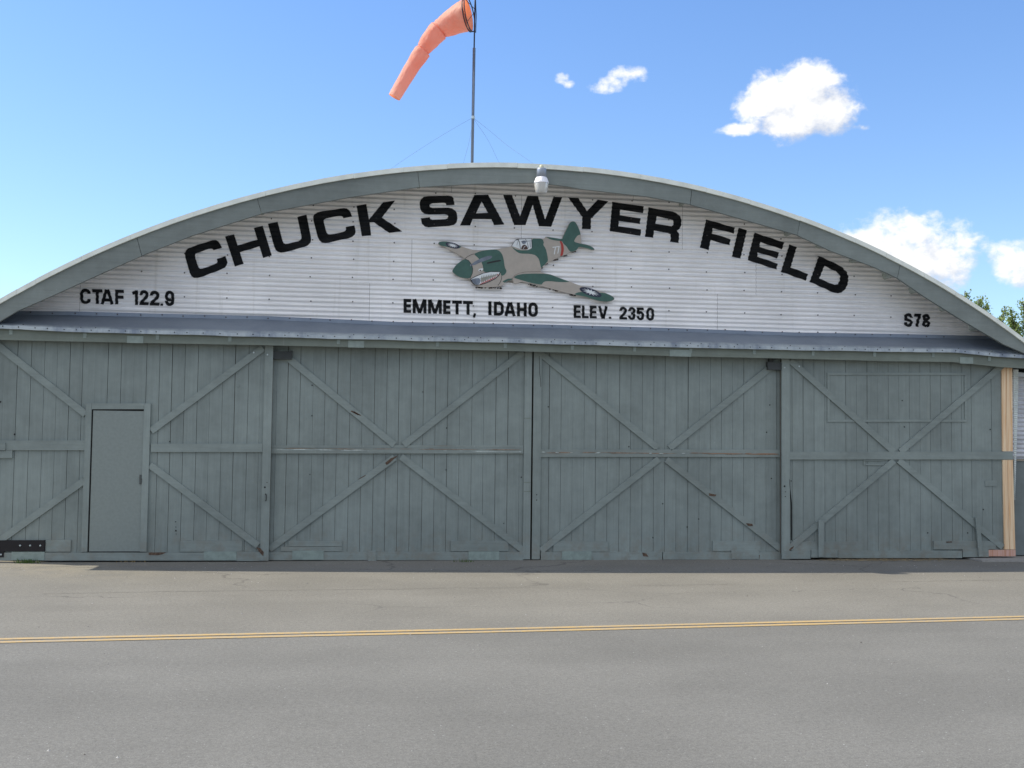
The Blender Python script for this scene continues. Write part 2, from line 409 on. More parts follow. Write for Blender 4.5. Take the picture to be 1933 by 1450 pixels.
# ---- painted lettering that follows the corrugations
def corr_poly(bm_, outer, holes=()):
    loops = [[Vector((p[0], p[1], 0)) for p in outer]]+[[Vector((p[0], p[1], 0)) for p in h] for h in holes]
    flat = [p for l in loops for p in l]
    vs = [bm_.verts.new((p.x, 0, p.y)) for p in flat]
    for tri in tessellate_polygon(loops):
        try: bm_.faces.new([vs[i] for i in tri])
        except ValueError: pass
def finish_letters(bm_, name, mat, parent, lift=.0075):
    zs = [v.co.z for v in bm_.verts]; z = math.floor(min(zs)/(PER/8))*(PER/8)
    while z < max(zs):
        bmesh.ops.bisect_plane(bm_, geom=bm_.verts[:]+bm_.edges[:]+bm_.faces[:], plane_co=(0, 0, z), plane_no=(0, 0, 1)); z += PER/8
    for v in bm_.verts: v.co.y = wave(v.co.z)-lift
    for f in bm_.faces:
        f.normal_update()
        if f.normal.y > 0: f.normal_flip()
    me = bpy.data.meshes.new(name); bm_.to_mesh(me); bm_.free(); me.materials.append(mat)
    me.transform(Matrix.Translation(-wloc(parent)))
    o = bpy.data.objects.new(name, me); COL.objects.link(o); o.parent = parent; return o
def Pz(sc, ox, oy):
    return lambda x, y: (lambda w: (w.x, w.z))(P(ox+x/sc, oy+y/sc, -.01))
def quadmap(q, f):
    q = [f(*p) for p in q]
    def g(u, v):
        a = [q[0][i]*(1-u)*(1-v)+q[1][i]*u*(1-v)+q[2][i]*u*v+q[3][i]*(1-u)*v for i in (0, 1)]; return tuple(a)
    return g
GC = [(1, .33), (.99, .2), (.97, .1), (.92, .035), (.84, .005), (.76, 0), (.28, 0), (.16, .01), (.07, .05), (.02, .12), (0, .25), (0, .75), (.02, .87), (.07, .95), (.16, .99), (.26, 1), (.78, 1), (.88, .98), (.95, .93), (.99, .85), (1, .75), (1, .63), (.77, .63), (.76, .71), (.73, .75), (.68, .765), (.35, .765), (.29, .75), (.26, .7), (.25, .62), (.25, .37), (.26, .29), (.29, .25), (.35, .235), (.68, .235), (.73, .25), (.76, .28), (.77, .33)]
GU = [(0, 0), (.25, 0), (.25, .62), (.265, .71), (.30, .75), (.37, .765), (.65, .765), (.71, .75), (.75, .71), (.76, .62), (.76, 0), (1, 0), (1, .72), (.99, .84), (.95, .93), (.88, .98), (.77, 1), (.24, 1), (.13, .98), (.06, .93), (.015, .84), (0, .72)]
GH = [(0, 0), (.235, 0), (.235, .38), (.765, .38), (.765, 0), (1, 0), (1, 1), (.765, 1), (.765, .61), (.235, .61), (.235, 1), (0, 1)]
GS = [(.955, .31), (.73, .31), (.72, .26), (.67, .235), (.34, .235), (.28, .26), (.26, .31), (.28, .36), (.35, .385), (.78, .40), (.88, .43), (.96, .50), (1, .60), (1, .78), (.97, .89), (.89, .97), (.76, 1), (.2, 1), (.1, .97), (.03, .89), (0, .70), (.25, .68), (.26, .735), (.31, .77), (.68, .765), (.73, .74), (.755, .68), (.73, .63), (.66, .60), (.22, .59), (.12, .56), (.03, .48), (0, .36), (0, .2), (.04, .09), (.12, .02), (.25, 0), (.8, 0), (.89, .02), (.94, .09)]
a_, b_, c_, d_, e_, f_ = Pz(8.054, 330, 380), Pz(8.054, 550, 350), Pz(8.054, 780, 340), Pz(8.054, 940, 340), Pz(8.054, 1140, 350), Pz(6.04, 1310, 400)
I1 = Pz(1, 0, 0)
bms = [bmesh.new() for _ in range(3)]; wi = 0
for q, f, g in (([(125, 735), (660, 563), (830, 990), (260, 1205)], a_, GC), ([(765, 540), (1335, 370), (1473, 822), (913, 992)], a_, GH),
                ([(505.7, 422.8), (578.6, 405.5), (589.7, 461.8), (521.7, 480.8)], I1, GU), ([(305, 420), (887, 330), (1000, 773), (430, 900)], b_, GC),
                ([(93, 250), (640, 230), (682, 692), (122, 722)], c_, GS)):
    mp = quadmap(q, f); bm = bms[1] if g is GS else bms[0]; corr_poly(bm, [mp(*p) for p in g])
for f, out, holes in (
    (b_, [(990, 307), (1140, 285), (1180, 520), (1395, 255), (1575, 233), (1375, 490), (1685, 698), (1490, 725), (1255, 562), (1190, 565), (1213, 760), (1072, 775)], []),
    (c_, [(930, 228), (1140, 225), (1385, 675), (1228, 683), (1190, 595), (905, 590), (865, 690), (710, 692)], [[(1040, 325), (1137, 500), (955, 507)]]),
    (d_, [(75, 218), (208, 215), (335, 550), (450, 232), (605, 235), (718, 600), (848, 247), (980, 252), (810, 708), (622, 700), (528, 375), (418, 685), (245, 683)], []),
    (d_, [(1062, 257), (1215, 265), (1355, 470), (1515, 300), (1680, 322), (1415, 585), (1412, 745), (1278, 740), (1282, 560)], []),
    (e_, [(128, 248), (605, 320), (598, 420), (248, 372), (242, 452), (557, 500), (547, 590), (228, 538), (222, 620), (568, 672), (557, 765), (88, 698)], []),
    (e_, [(680, 332), (1040, 400), (1100, 420), (1150, 460), (1178, 510), (1178, 600), (1155, 655), (1110, 690), (1138, 720), (1145, 770), (1135, 880), (1008, 855), (1018, 790), (1010, 745), (980, 725), (765, 685), (748, 798), (625, 783)], [[(805, 470), (1010, 512), (1045, 530), (1060, 560), (1055, 600), (1030, 622), (785, 585)]]),
    (f_, [(140, 85), (465, 180), (455, 248), (215, 185), (207, 245), (418, 310), (405, 382), (190, 322), (168, 437), (68, 408)], []),
    (f_, [(510, 183), (605, 208), (530, 533), (433, 507)], []),
    (f_, [(690, 237), (1028, 348), (1005, 427), (757, 345), (748, 400), (972, 465), (950, 530), (728, 462), (722, 510), (955, 590), (940, 658), (612, 550)], []),
    (f_, [(1090, 370), (1172, 400), (1103, 632), (1300, 708), (1275, 785), (992, 683)], []),
    (f_, [(1425, 502), (1640, 600), (1700, 640), (1745, 690), (1762, 745), (1755, 820), (1730, 875), (1690, 915), (1640, 930), (1590, 920), (1320, 797)], [[(1487, 615), (1610, 675), (1650, 705), (1668, 740), (1660, 790), (1640, 825), (1600, 832), (1430, 760)]])):
    bm = bms[0 if wi == 0 else (1 if wi < 6 else 2)]; wi += 1
    corr_poly(bm, [f(*p) for p in out], [[f(*p) for p in h] for h in holes])


for bm in bms: finish_letters(bm, 'arched_word', M_letter, gable)['label'] = 'large black letters arched under the roof edge'
# small condensed lettering: strokes in a unit box (y down), stroke width t
def arc(cx, cy, rx, ry, a0, a1, n=7):
    return [(cx+rx*math.cos(math.radians(a0+(a1-a0)*i/n)), cy+ry*math.sin(math.radians(a0+(a1-a0)*i/n))) for i in range(n+1)]
def glyph(ch, w, h, t):
    "stroke centre lines in a w x h box (pixels); t = stroke"
    l, r, u, d = t/2, w-t/2, t/2, h-t/2; m = h/2; cx = w/2; rx = (r-l)/2; ry = min(rx*1.15, h*.22)
    hi_ = max(u+ry+h*.015, h*.31); lo_ = min(d-ry-h*.015, h*.69)
    if ch == 'C': return [arc(cx, u+ry, rx, ry, -10, -180)+arc(cx, d-ry, rx, ry, 180, 10)] and [[(r, hi_)]+arc(cx, u+ry, rx, ry, 0, -180)+arc(cx, d-ry, rx, ry, 180, 0)+[(r, lo_)]]
    if ch in 'O0': return [arc(cx, u+ry, rx, ry, 0, -180)+arc(cx, d-ry, rx, ry, 180, 0)+[(r, u+ry)]]
    if ch == 'T': return [[(0, u), (w, u)], [(cx, t*.9), (cx, h)]]
    if ch == 'A': return [[(l*.9, h), (cx-t*.22, 0)], [(w-l*.9, h), (cx+t*.22, 0)], [(w*.25, h*.70), (w*.75, h*.70)]]
    if ch == 'V': return [[(l*.9, 0), (cx-t*.12, h)], [(w-l*.9, 0), (cx+t*.12, h)]]
    if ch == 'F': return [[(l, 0), (l, h)], [(t*.9, u), (w, u)], [(t*.9, m), (w*.95, m)]]
    if ch == 'E': return [[(l, 0), (l, h)], [(t*.9, u), (w, u)], [(t*.9, m), (w*.96, m)], [(t*.9, d), (w, d)]]
    if ch == 'L': return [[(l, 0), (l, h)], [(t*.9, d), (w, d)]]
    if ch == 'H': return [[(l, 0), (l, h)], [(r, 0), (r, h)], [(t*.9, m), (w-t*.9, m)]]
    if ch == 'I': return [[(cx, 0), (cx, h)]]
    if ch == 'M': return [[(l, h), (l, 0)], [(r, h), (r, 0)], [(l+t*.15, 0), (cx, h*.98)], [(r-t*.15, 0), (cx, h*.98)]]
    if ch == 'D': return [[(l, 0), (l, h)], [(t*.9, u), (cx, u)]+arc(cx, u+ry, rx, ry, -90, 0)+arc(cx, d-ry, rx, ry, 0, 90)+[(t*.9, d)]]
    if ch == '1': return [[(r, 0), (r, h)], [(0, h*.22), (w-t*.9, h*.13)]]
    if ch == '2': return [[(l, hi_)]+arc(cx, u+ry, rx, ry, -180, 10)+[(r*.88, h*.46), (l*1.15, d-t*.3)], [(0, d), (w, d)]]
    if ch == '3': return [[(l, hi_)]+arc(cx, u+ry, rx, ry, -180, 45), arc(cx, d-ry, rx, ry, -45, 180)+[(l, lo_)], [(cx*.75, m), (cx+rx*.75, m)]]
    if ch == '5': return [[(w*.95, u), (l, u)], [(l, 0), (l, h*.5)], [(l, h*.50)]+arc(cx, h*.38+ry, rx, ry, -130, 0)+arc(cx, d-ry, rx, ry, 0, 180)+[(l, lo_)]]
    if ch == '9': return [arc(cx, u+ry, rx, ry, 0, -180)+arc(cx, h*.60-ry*.8, rx, ry*.8, 180, 60), [(r, u+ry*.8)]+arc(cx, d-ry, rx, ry, 0, 180)+[(l, lo_)]]
    if ch == 'S': return [[(r, hi_)]+arc(cx, u+ry, rx, ry, 0, -215)+[(r-rx*.25, d-ry*1.55)]+arc(cx, d-ry, rx, ry, -5, 180)+[(l, lo_)]]
    if ch == '7': return [[(0, u), (w, u)], [(r, t*.7), (cx*1.1, h*.5), (cx*.75, h)]]
    if ch == '8': return [arc(cx, h*.26, rx*.92, h*.26-t/2, 90, 450, 14), arc(cx, h*.725, rx, h*.275-t/2, 90, 450, 14)]
    if ch == '.': return [[(cx, 0), (cx, h)]]
    if ch == ',': return [[(w*.62, 0), (w*.3, h)]]
    return []
def thick(path, t):
    out = []; n = len(path); V = [Vector(p) for p in path]
    for i in range(n):
        d0 = (V[i]-V[i-1]).normalized() if i else (V[1]-V[0]).normalized()
        d1 = (V[i+1]-V[i]).normalized() if i < n-1 else d0
        nn = Vector((-d0.y, d0.x))+Vector((-d1.y, d1.x))
        if nn.length < 1e-4: nn = Vector((-d0.y, d0.x))
        nn.normalize(); k = max(nn.dot(Vector((-d0.y, d0.x))), .6)
        out.append((V[i]-nn*t/2/k, V[i]+nn*t/2/k))
    return out
def small_text(items, sc_, ox, oy, t, name, label):
    cut = [0]+[i for i in range(1, len(items)) if items[i][1]-items[i-1][2] > t*1.6]+[len(items)]
    for a, b in zip(cut, cut[1:]): small_word(items[a:b], sc_, ox, oy, t, name, label)
def small_word(items, sc_, ox, oy, t, name, label):
    bm_ = bmesh.new(); f = Pz(sc_, ox, oy)
    for ch, x0, x1, y0, y1 in items:
        w, h = x1-x0, y1-y0; tt = min(t, w) if ch in 'I.,' else t
        if ch in 'I.': tt = w
        for path in glyph(ch, w, h, tt):
            rails = thick(path, tt if ch != ',' else w*.7)
            for (a, b), (c, d) in zip(rails, rails[1:]):
                q = [f(x0+p.x, y0+p.y+(p.x-w/2)*.024) for p in (a, c, d, b)]
                vs = [bm_.verts.new((p[0], 0, p[1])) for p in q]
                bm_.faces.new(vs)
    finish_letters(bm_, name, M_letter, gable)['label'] = label
small_text([('C', 187, 362, 131, 388), ('T', 385, 556, 142, 386), ('A', 527, 740, 147, 393), ('F', 767, 912, 150, 393), ('1', 1052, 1146, 160, 403), ('2', 1170, 1322, 155, 405), ('2', 1340, 1502, 165, 413), ('.', 1517, 1563, 376, 415), ('9', 1593, 1747, 165, 421)], 8.786, 130, 530, 50, 'frequency_lettering', 'small black letters and numbers at the left end of the gable')
small_text([('E', 82, 180, 100, 281), ('M', 201, 380, 105, 288), ('M', 401, 580, 112, 293), ('E', 598, 693, 118, 298), ('T', 716, 842, 122, 302), ('T', 858, 986, 127, 306), (',', 986, 1030, 285, 340), ('I', 1187, 1228, 132, 312), ('D', 1259, 1388, 138, 318), ('A', 1396, 1541, 145, 324), ('H', 1560, 1687, 149, 328), ('O', 1708, 1832, 146, 334)], 6.904, 750, 550, 39, 'town_lettering', 'small black town name under the painted aircraft')
small_text([('E', 223, 352, 254, 487), ('L', 373, 494, 259, 492), ('E', 516, 641, 264, 495), ('V', 672, 842, 270, 501), ('.', 862, 908, 462, 502), ('2', 1055, 1195, 280, 515), ('3', 1216, 1351, 285, 524), ('5', 1374, 1508, 296, 530), ('0', 1549, 1690, 297, 536)], 9.665, 1060, 550, 47, 'elevation_lettering', 'small black letters and numbers under the right wing tip')
small_text([('S', 204, 328, 238, 438), ('7', 350, 450, 247, 436), ('8', 465, 580, 250, 444)], 7.632, 1680, 560, 41, 'code_lettering', 'short black letter and number at the right end of the gable')

# ---- roof, edge trim, fascia boards
FY0, FY1 = -.50, -.455      # fascia front / back
xsA = [CX-7.75+15.5*i/40 for i in range(41)]
mb = MB()
for a, b in zip(xsA, xsA[1:]):
    za, zb = arcz(a), arcz(b)
    mb.tn = random.random()
    mb.prism([(a, za-.055), (b, zb-.055), (b, zb-.015), (a, za-.015)], -.49, 20.0)
mb.build('roof', M_roof, hangar)
ts = [35, 71, 155, 247, 364.7, 499, 665, 760, 842.8, 975, 1033, 1099.5, 1208, 1333, 1416, 1509.7, 1614, 1672.6, 1744, 1802.6, 1881]
tx = [CX-7.78, CX-7.3]+[P(px, 450, -.52).x for px in ts]+[CX+7.4, CX+7.78]
mb = MB()
for i in range(len(tx)-1):
    a, b = tx[i]+.001, tx[i+1]-.001; mb.tn = random.random(); j = random.uniform(-.004, .004)
    n = 3; ps = [(a+(b-a)*k/n) for k in range(n+1)]
    mb.prism([(p, arcz(p)-.062+j) for p in ps]+[(p, arcz(p)+.002+j) for p in reversed(ps)], -.532, -.502)
    mb.prism([(p, arcz(p)-.006+j) for p in ps]+[(p, arcz(p)+.006+j) for p in reversed(ps)], -.5015, -.30)
mb.build('roof_edge_trim', M_trim, hangar)
Bpx = [(0, 606.5), (33, 587), (93, 561), (181, 521), (274, 480), (362, 445), (498, 402), (575, 388), (662, 372), (794, 352.6), (900, 347), (1008, 345), (1062, 350.5), (1100, 357), (1222, 371), (1302, 385.5), (1427, 421), (1502.6, 442.4), (1567, 473), (1649, 503.5), (1692.7, 523.7), (1746.5, 560.7), (1813.8, 603), (1894.5, 650)]
Bw = [(lambda w: (w.x, w.z))(P(x, y, FY0)) for x, y in Bpx]
Bw = [(CX-7.72, 2.52), (CX-7.2, 2.78)]+[p for p in Bw if p[0] > CX-7.1]+[(CX+7.72, 2.72)]
def bz(x):
    for (a, b), (c, d) in zip(Bw, Bw[1:]):
        if x <= c: return b+(d-b)*(x-a)/(c-a)
    return Bw[-1][1]
jx = [CX-7.7, P(268, 470, FY0).x, P(494, 395, FY0).x, P(792, 340, FY0).x, P(1303, 372, FY0).x, P(1505, 430, FY0).x, P(1694, 515, FY0).x, CX+7.7]
for i in range(7):
    a, b = jx[i]+.003, jx[i+1]-.003; mb = MB(); mb.tn = random.random()
    bx = [a]+[p[0] for p in Bw if a+.02 < p[0] < b-.02]+[b]
    tp = [a+(b-a)*k/8 for k in range(9)]
    k = .045 if i < 3 else -.04   # joints are cut square to the arc
    lo = [(x, bz(x)) for x in bx]; hi = [(x, arcz(x)-.045) for x in tp]
    def sh(i_): return 0 if i_ in (0, 7) else (-.07 if jx[i_] < CX-.5 else .045)*min(1, abs(jx[i_]-CX)/4)
    hi[0] = (hi[0][0]+sh(i), arcz(hi[0][0]+sh(i))-.045); hi[-1] = (hi[-1][0]+sh(i+1), arcz(hi[-1][0]+sh(i+1))-.045)
    mb.prism(lo+hi[::-1], FY0+random.uniform(-.003, .003), FY1)
    mb.build('fascia_board', M_fascia, hangar)
# lookout blocks under the eaves
M_eaves = painted_wood('eaves_paint', (.42, .46, .42), 'x')
for px, py in ((690, 358), (362, 432), (494, 393), (792, 346), (1294, 378), (1495, 436), (1556, 462), (1620, 488), (1683, 518), (1734, 550), (1792, 586), (1849, 620)):
    mb = MB(); x = P(px, py, -.25).x; z = arcz(x)-.20; sl_ = -(x-CX)/12.5
    mb.prism([(x-.02, z-.02*sl_+.012), (x+.02, z+.02*sl_+.012), (x+.02, z+.12), (x-.02, z+.12)], -.30, .02)
    mb.build('eaves_block', M_eaves, hangar)

# ---- flashing (little apron roof) with its rows of nails
FX = [P(px, py, -.02) for px, py in ((-60, 593.5), (0, 594.5), (130, 595.4), (350, 600.6), (500, 604), (750, 615), (1030, 619.8), (1260, 626), (1500, 634.6), (1700, 637.5), (1881, 641.5), (1960, 645))]
FB = [P(px, py, -.46) for px, py in ((-60, 617), (0, 619.8), (130, 626.5), (350, 632), (500, 636), (750, 642.4), (1030, 649), (1260, 655.5), (1500, 661), (1690, 664.2), (1800, 665.5), (1870, 672), (1960, 678.5))]
def lerp_z(L_, x):
    for a, b in zip(L_, L_[1:]):
        if x <= b.x: return a.z+(b.z-a.z)*(x-a.x)/(b.x-a.x)
    return L_[-1].z
mb = MB(); N = 150; xa, xb = CX-7.2, CX+7.32
def fz(L_, x): return L_[0].z if x < L_[0].x else lerp_z(L_, x)
prev = None; mb.cur = 0
for i in range(N+1):
    x = xa+(xb-xa)*i/N; w = .006*noise.noise(Vector((x*1.7, 0, 0)))+.003*noise.noise(Vector((x*7, 3, 0)))
    zt, zb = fz(FX, x)+.004, fz(FB, x)+w*1.2
    prof = [(-.012, zt+.05), (-.016, zt), (-.23, zt*.5+(zb+.06)*.5-.004+w), (-.445, zb+.060+w), (-.462, zb+.045+w), (-.464, zb), (-.452, zb-.004), (-.43, zb+.03)]
    cur = [(x, y, z) for y, z in prof]
    if prev:
        for k in range(len(prof)-1): mb.poly([prev[k], cur[k], cur[k+1], prev[k+1]][::-1])
    prev = cur
mb.cur = 1; x = xa+.2
while x < xb-.1:
    mb.bolt(x, fz(FB, x)+.028, -.466, .0075, .005)
    if random.random() < .35: mb.bolt(x+.05, fz(FB, x)+.062, -.447, .006, .006)
    x += random.uniform(.13, .23)
mb.build('apron_flashing', [M_galv, M_hole], hangar)
# white dab marks and header (door track cover)
HB = [P(px, py, -.40) for px, py in ((-60, 640), (0, 641.6), (130, 644.6), (350, 649), (500, 651.7), (750, 657.5), (980, 663), (1260, 672), (1490, 677), (1680, 682), (1800, 683.5), (1889, 693), (1960, 697))]
mb = MB()
xs_ = [CX-7.15+i*(14.4/60) for i in range(61)]
for a, b in zip(xs_, xs_[1:]):
    za, zb = fz(HB, a), fz(HB, b)
    mb.prism([(a, za), (b, zb), (b, zb+.155), (a, za+.155)], -.40, -.355)
    mb.prism([(a, za+.12), (b, zb+.12), (b, zb+.15), (a, za+.15)], -.3545, -.03)
header = mb.build('track_header', M_header, hangar)
for px in (20, 160, 297, 434, 639, 826, 954, 1080.7, 1198, 1304, 1424, 1535, 1651, 1761.5, 1867.6):
    c = P(px, 640, -.41); z1 = fz(FB, c.x)-.002; mb = MB()
    mb.box(c.x-.019, c.x+.019, -.408, -.4005, z1-.066, z1+.03); mb.bolt(c.x, z1-.048, -.408, .006, .004)
    mb.box(c.x-.022, c.x+.022, -.4135, -.4085, z1-.030, z1-.012)
    mb.build('track_bracket', M_pale, header)
for x0, x1 in ((239, 270), (657, 687), (1264, 1305), (1812, 1837)):
    a, b = P(x0, 660, -.41).x, P(x1, 660, -.41).x; mb = MB(); z = fz(HB, (a+b)/2)
    mb.box(a, b, -.4075, -.4005, z-.004, z+.088); mb.build('splice_plate', M_pale, header)
    
# ---- sliding doors
def zc(px, py, Y): return P(px, py, Y).z
class Leaf:
    def __init__(s, YP, x0, x1, grooves, label):
        s.YP = YP; s.YF = YP-.026; s.x0, s.x1 = x0, x1
        mb = MB(); gs = sorted([x0]+[g for g in grooves if x0+.03 < g < x1-.03]+[x1])
        for a, b in zip(gs, gs[1:]):
            mb.tn = random.random(); g = random.uniform(.0016, .0026); yo = random.uniform(-.001, .0015)
            zt0, zt1 = fz(HB, a)+.09, fz(HB, b)+.09
            tl = random.uniform(-.003, .003)
            mb.prism([(a+g, .075), (b-g, .075), (b-g+tl, zt1), (a+g+tl, zt0)], YP+yo, YP+.024)
        mb.cur = 1; mb.tn = .5; mb.prism([(x0, .08), (x1, .08), (x1, fz(HB, x1)+.06), (x0, fz(HB, x0)+.06)], YP+.026, YP+.05)
        s.mb = mb; s.label = label; s.jobs = []
    def px(s, x, y): w = P(x, y, s.YF); return (w.x, w.z)
    def spot(s, pts, mi=2, r=.010):
        s.mb.cur = mi
        for x, y in pts:
            w = P(x, y, s.YP); n = 7
            p = [(w.x+r*random.uniform(.6, 1.2)*math.cos(2*PI*k/n), w.z+r*random.uniform(.7, 1.5)*math.sin(2*PI*k/n)) for k in range(n)]
            s.mb.prism(p, s.YP-.006, s.YP)
    def done(s):
        s.o = s.mb.build('sliding_door', [M_plank, M_inside, M_hole, M_brown], hangar, bevel=0)
        s.o['label'] = s.label
        for nm, mb, mat in s.jobs: mb.build(nm, mat, s.o)
        return s.o
    def bar(s, name, a, b, w, mat=None, y0=None, y1=None):
        mb = MB(); mb.tn = random.random(); y0 = s.YF if y0 is None else y0; y1 = s.YP-.0025 if y1 is None else y1
        mb.bar(s.px(*a), s.px(*b), w, y0, y1); s.jobs.append((name, mb, mat or M_rail)); return mb
    def rect(s, name, x0, x1, y0, y1, mat=None, t=.0, base=None):
        "board from survey pixels x0..x1, y0..y1, t = extra thickness over the framing"
        mb = MB(); mb.tn = random.random(); a = s.px(x0, y0); b = s.px(x1, y1); c = s.px(x0, y1); d = s.px(x1, y0)
        mb.prism([(a[0], a[1]), (d[0], d[1]), (d[0], b[1]), (a[0], c[1])], s.YF-t, (s.YP-.0025) if base is None else base)
        s.jobs.append((name, mb, mat or M_rail)); return mb
    def stile(s, x0, x1, name='stile', ztop=.07, zbot=.012):
        mb = MB(); mb.tn = random.random()
        mb.prism([(x0, zbot), (x1, zbot), (x1, fz(HB, x1)+ztop), (x0, fz(HB, x0)+ztop)], s.YF-.001, s.YP-.0025)
        s.jobs.append((name, mb, M_stile))
YA, YB = -.235, -.155
def gr(xs, sc_, ox, YP): return [P(ox+x/sc_, 850, YP).x for x in xs]

# leaf 1
g1 = gr([-66, 5, 80, 155, 228, 297, 368, 438, 508, 578, 650, 720, 790, 862, 930, 1000, 1072, 1140, 1210, 1277, 1350, 1415], 2.9, 0, YA)
g1 = [g1[0]-.158*k for k in (3, 2, 1)]+g1
xr = P(511.6, 850, YA).x
L1 = Leaf(YA, CX-7.08, xr, g1, 'leftmost sliding door leaf with a flush walk door set in it')
L1.stile(P(496, 850, YA).x, xr+.001)
L1.bar('brace', (-30, 632), (161.3, 782), .088); L1.bar('brace', (496.3, 657), (285, 813.5), .088)
L1.bar('brace', (-30, 1041.5), (159, 907), .086); L1.bar('brace', (283, 878), (487, 1030), .086)
L1.rect('mid_rail', -34, 161.2, 831.5, 850); L1.rect('mid_rail', 285, 495.6, 837.5, 853.5)
L1.rect('rail_splice', -33, 23.4, 850.5, 865); L1.rect('rail_splice', -33, 11, 836, 850, t=.018, base=L1.YF-.0005)
L1.rect('bottom_rail', -34, 498, 1043.2, 1058.2, t=.006)
L1.rect('patch_board', 86, 133.5, 1019, 1041.5, t=-.006); L1.rect('patch_board', 340, 457, 1020.7, 1041.8, t=-.008)
mb = L1.rect('steel_plate', -33, 85, 1020, 1040.7, M_dark, t=.012)
for x in (38, 57, 76): w = P(x, 1030, L1.YF-.012); mb2 = MB(); mb2.bolt(w.x, w.z, w.y, .013, .010); L1.jobs.append(('bolt', mb2, M_bolt))
w = P(1.7, 1047, L1.YF-.02); mb2 = MB(); mb2.bolt(w.x, w.z, w.y, .013, .010); L1.jobs.append(('bolt', mb2, M_bolt))
L1.rect('wheel_cover', 22.4, 84.5, 1041.6, 1057.5, M_patch, t=.014); L1.rect('wheel_cover', 385.5, 446.5, 1041.2, 1057.8, M_patch, t=.010)
L1.rect('wheel_cover', -32, 8, 1041.6, 1052, M_dark, t=.012)
L1.rect('wheel_cover', 447.2, 490, 1042, 1059, M_rail, t=.012)
for x, y in ((479, 665.5), (505, 669.7)): w = P(x, y, L1.YF); mb2 = MB(); mb2.bolt(w.x, w.z, w.y, .013, .008); L1.jobs.append(('bolt', mb2, M_bolt))
# walk door and frame
L1.rect('door_frame', 162.2, 173.6, 761.2, 1041.5, M_stile, t=.010); L1.rect('door_frame', 272.3, 284.6, 761.8, 1041.5, M_stile, t=.010)
L1.rect('door_frame', 174.0, 271.9, 761.6, 772.6, M_rail, t=.010)
mb = MB(); a = L1.px(175.6, 774); b = L1.px(270.8, 1041)
mb.box(a[0]-.03, b[0]+.03, L1.YF+.010, L1.YP-.003, b[1]-.01, a[1]+.03); mb.tn = .5
L1.jobs.append(('door_reveal', mb, M_hole))
mb = MB(); mb.box(a[0]+.003, b[0]-.001, L1.YF+.002, L1.YF+.009, b[1], a[1]-.006); L1.jobs.append(('walk_door', mb, M_door))
w = P(265, 905, L1.YF); mb = MB(); mb.box(w.x-.010, w.x+.010, w.y-.012, w.y+.002, w.z-.06, w.z+.06); mb.box(w.x+.010, w.x+.022, w.y-.016, w.y-.006, w.z-.045, w.z+.01); L1.jobs.append(('door_handle', mb, plain('dull_latch', (.09, .10, .095), .5, .4)))
w = P(502.8, 939, L1.YF); mb = MB(); mb.tube([(w.x-.012, w.y, w.z+.045), (w.x, w.y-.03, w.z+.03), (w.x, w.y-.03, w.z-.03), (w.x-.008, w.y, w.z-.045)], .006); L1.jobs.append(('pull_handle', mb, M_dark))
for x, y, r in ((500, 920, .012), (504, 911, .006)): w = P(x, y, L1.YF); mb = MB(); mb.bolt(w.x, w.z, w.y-.001, r, .003); L1.jobs.append(('lock_hole', mb, M_hole))
L1.spot([(1, 758.6), (27.6, 820), (320.7, 833.4), (63.5, 842.5), (332, 1002)]); L1.spot([(450, 728)], 0, .02)
L1.spot([(332, 995), (331.5, 985), (332.5, 1008)], 2, .006)
mb = MB(); mb.prism([L1.px(281, 1043), L1.px(315, 1042.6), L1.px(306, 1046.5), L1.px(298, 1048), L1.px(281, 1047.5)], L1.YF-.0085, L1.YF-.004); L1.jobs.append(('rotten_edge', mb, M_brown))
mb = MB(); mb.prism([L1.px(484, 1033), L1.px(491, 1034.5), L1.px(498, 1042), L1.px(497, 1050), L1.px(490, 1043)], L1.YF-.009, L1.YF-.002); L1.jobs.append(('rotten_edge', mb, M_brown))
L1.done()

# leaf 2
xr2 = P(1002.2, 850, YB).x
L2 = Leaf(YB, xr-.25, xr2, gr([120, 184, 254, 328, 397, 468, 540, 610, 681, 751, 820, 890, 960, 1029, 1098, 1168, 1238, 1305, 1375, 1444, 1511], 3.0208, 480, YB), 'second sliding door leaf from the left with pale worn streak on its middle rail')
L2.stile(P(988.5, 850, YB).x, xr2)
L2.bar('brace', (528, 663), (744.5, 840), .088); L2.bar('brace', (988, 664.5), (762, 840), .088)
L2.bar('brace', (745, 863.5), (508, 1037), .088); L2.bar('brace', (757, 862), (989.5, 1040), .088)
M_chalk = plain('chalky_wear', (.50, .56, .53), .8, 0, .2, 30)
M_bare = plain('bare_grey_brown', (.26, .19, .14), .9, 0, .3, 30)
M_bare2 = plain('bare_orange_brown', (.30, .17, .10), .9)
R2 = L2.rect('mid_rail', 500, 988, 846, 856.2, [M_worn, M_chalk, M_bare], t=.004); L2.rect('mid_rail', 500, 988, 840.6, 845.6, M_worn, t=-.010)
L2.rect('bottom_rail', 500, 987.9, 1042, 1057.6, t=.004)
L2.rect('bottom_post', 695, 710.5, 1040.6, 1060, M_stile, t=.012)
L2.rect('patch_board', 545, 645.6, 1021, 1031.5, t=-.006); L2.rect('patch_board', 530, 645.6, 1032.3, 1041, M_worn, t=-.004)
L2.rect('patch_board', 851, 960, 1021, 1040.6, t=-.006)
L2.rect('wheel_cover', 552, 611, 1039.5, 1056.4, M_patch, t=.014); L2.rect('wheel_cover', 884.6, 942, 1041, 1057.2, M_patch, t=.012)
for y in (789, 910, 927): L2.rect('stile_strap', 988.8, 1001.8, y, y+1.3, M_header, t=.004, base=L2.YF-.0014)
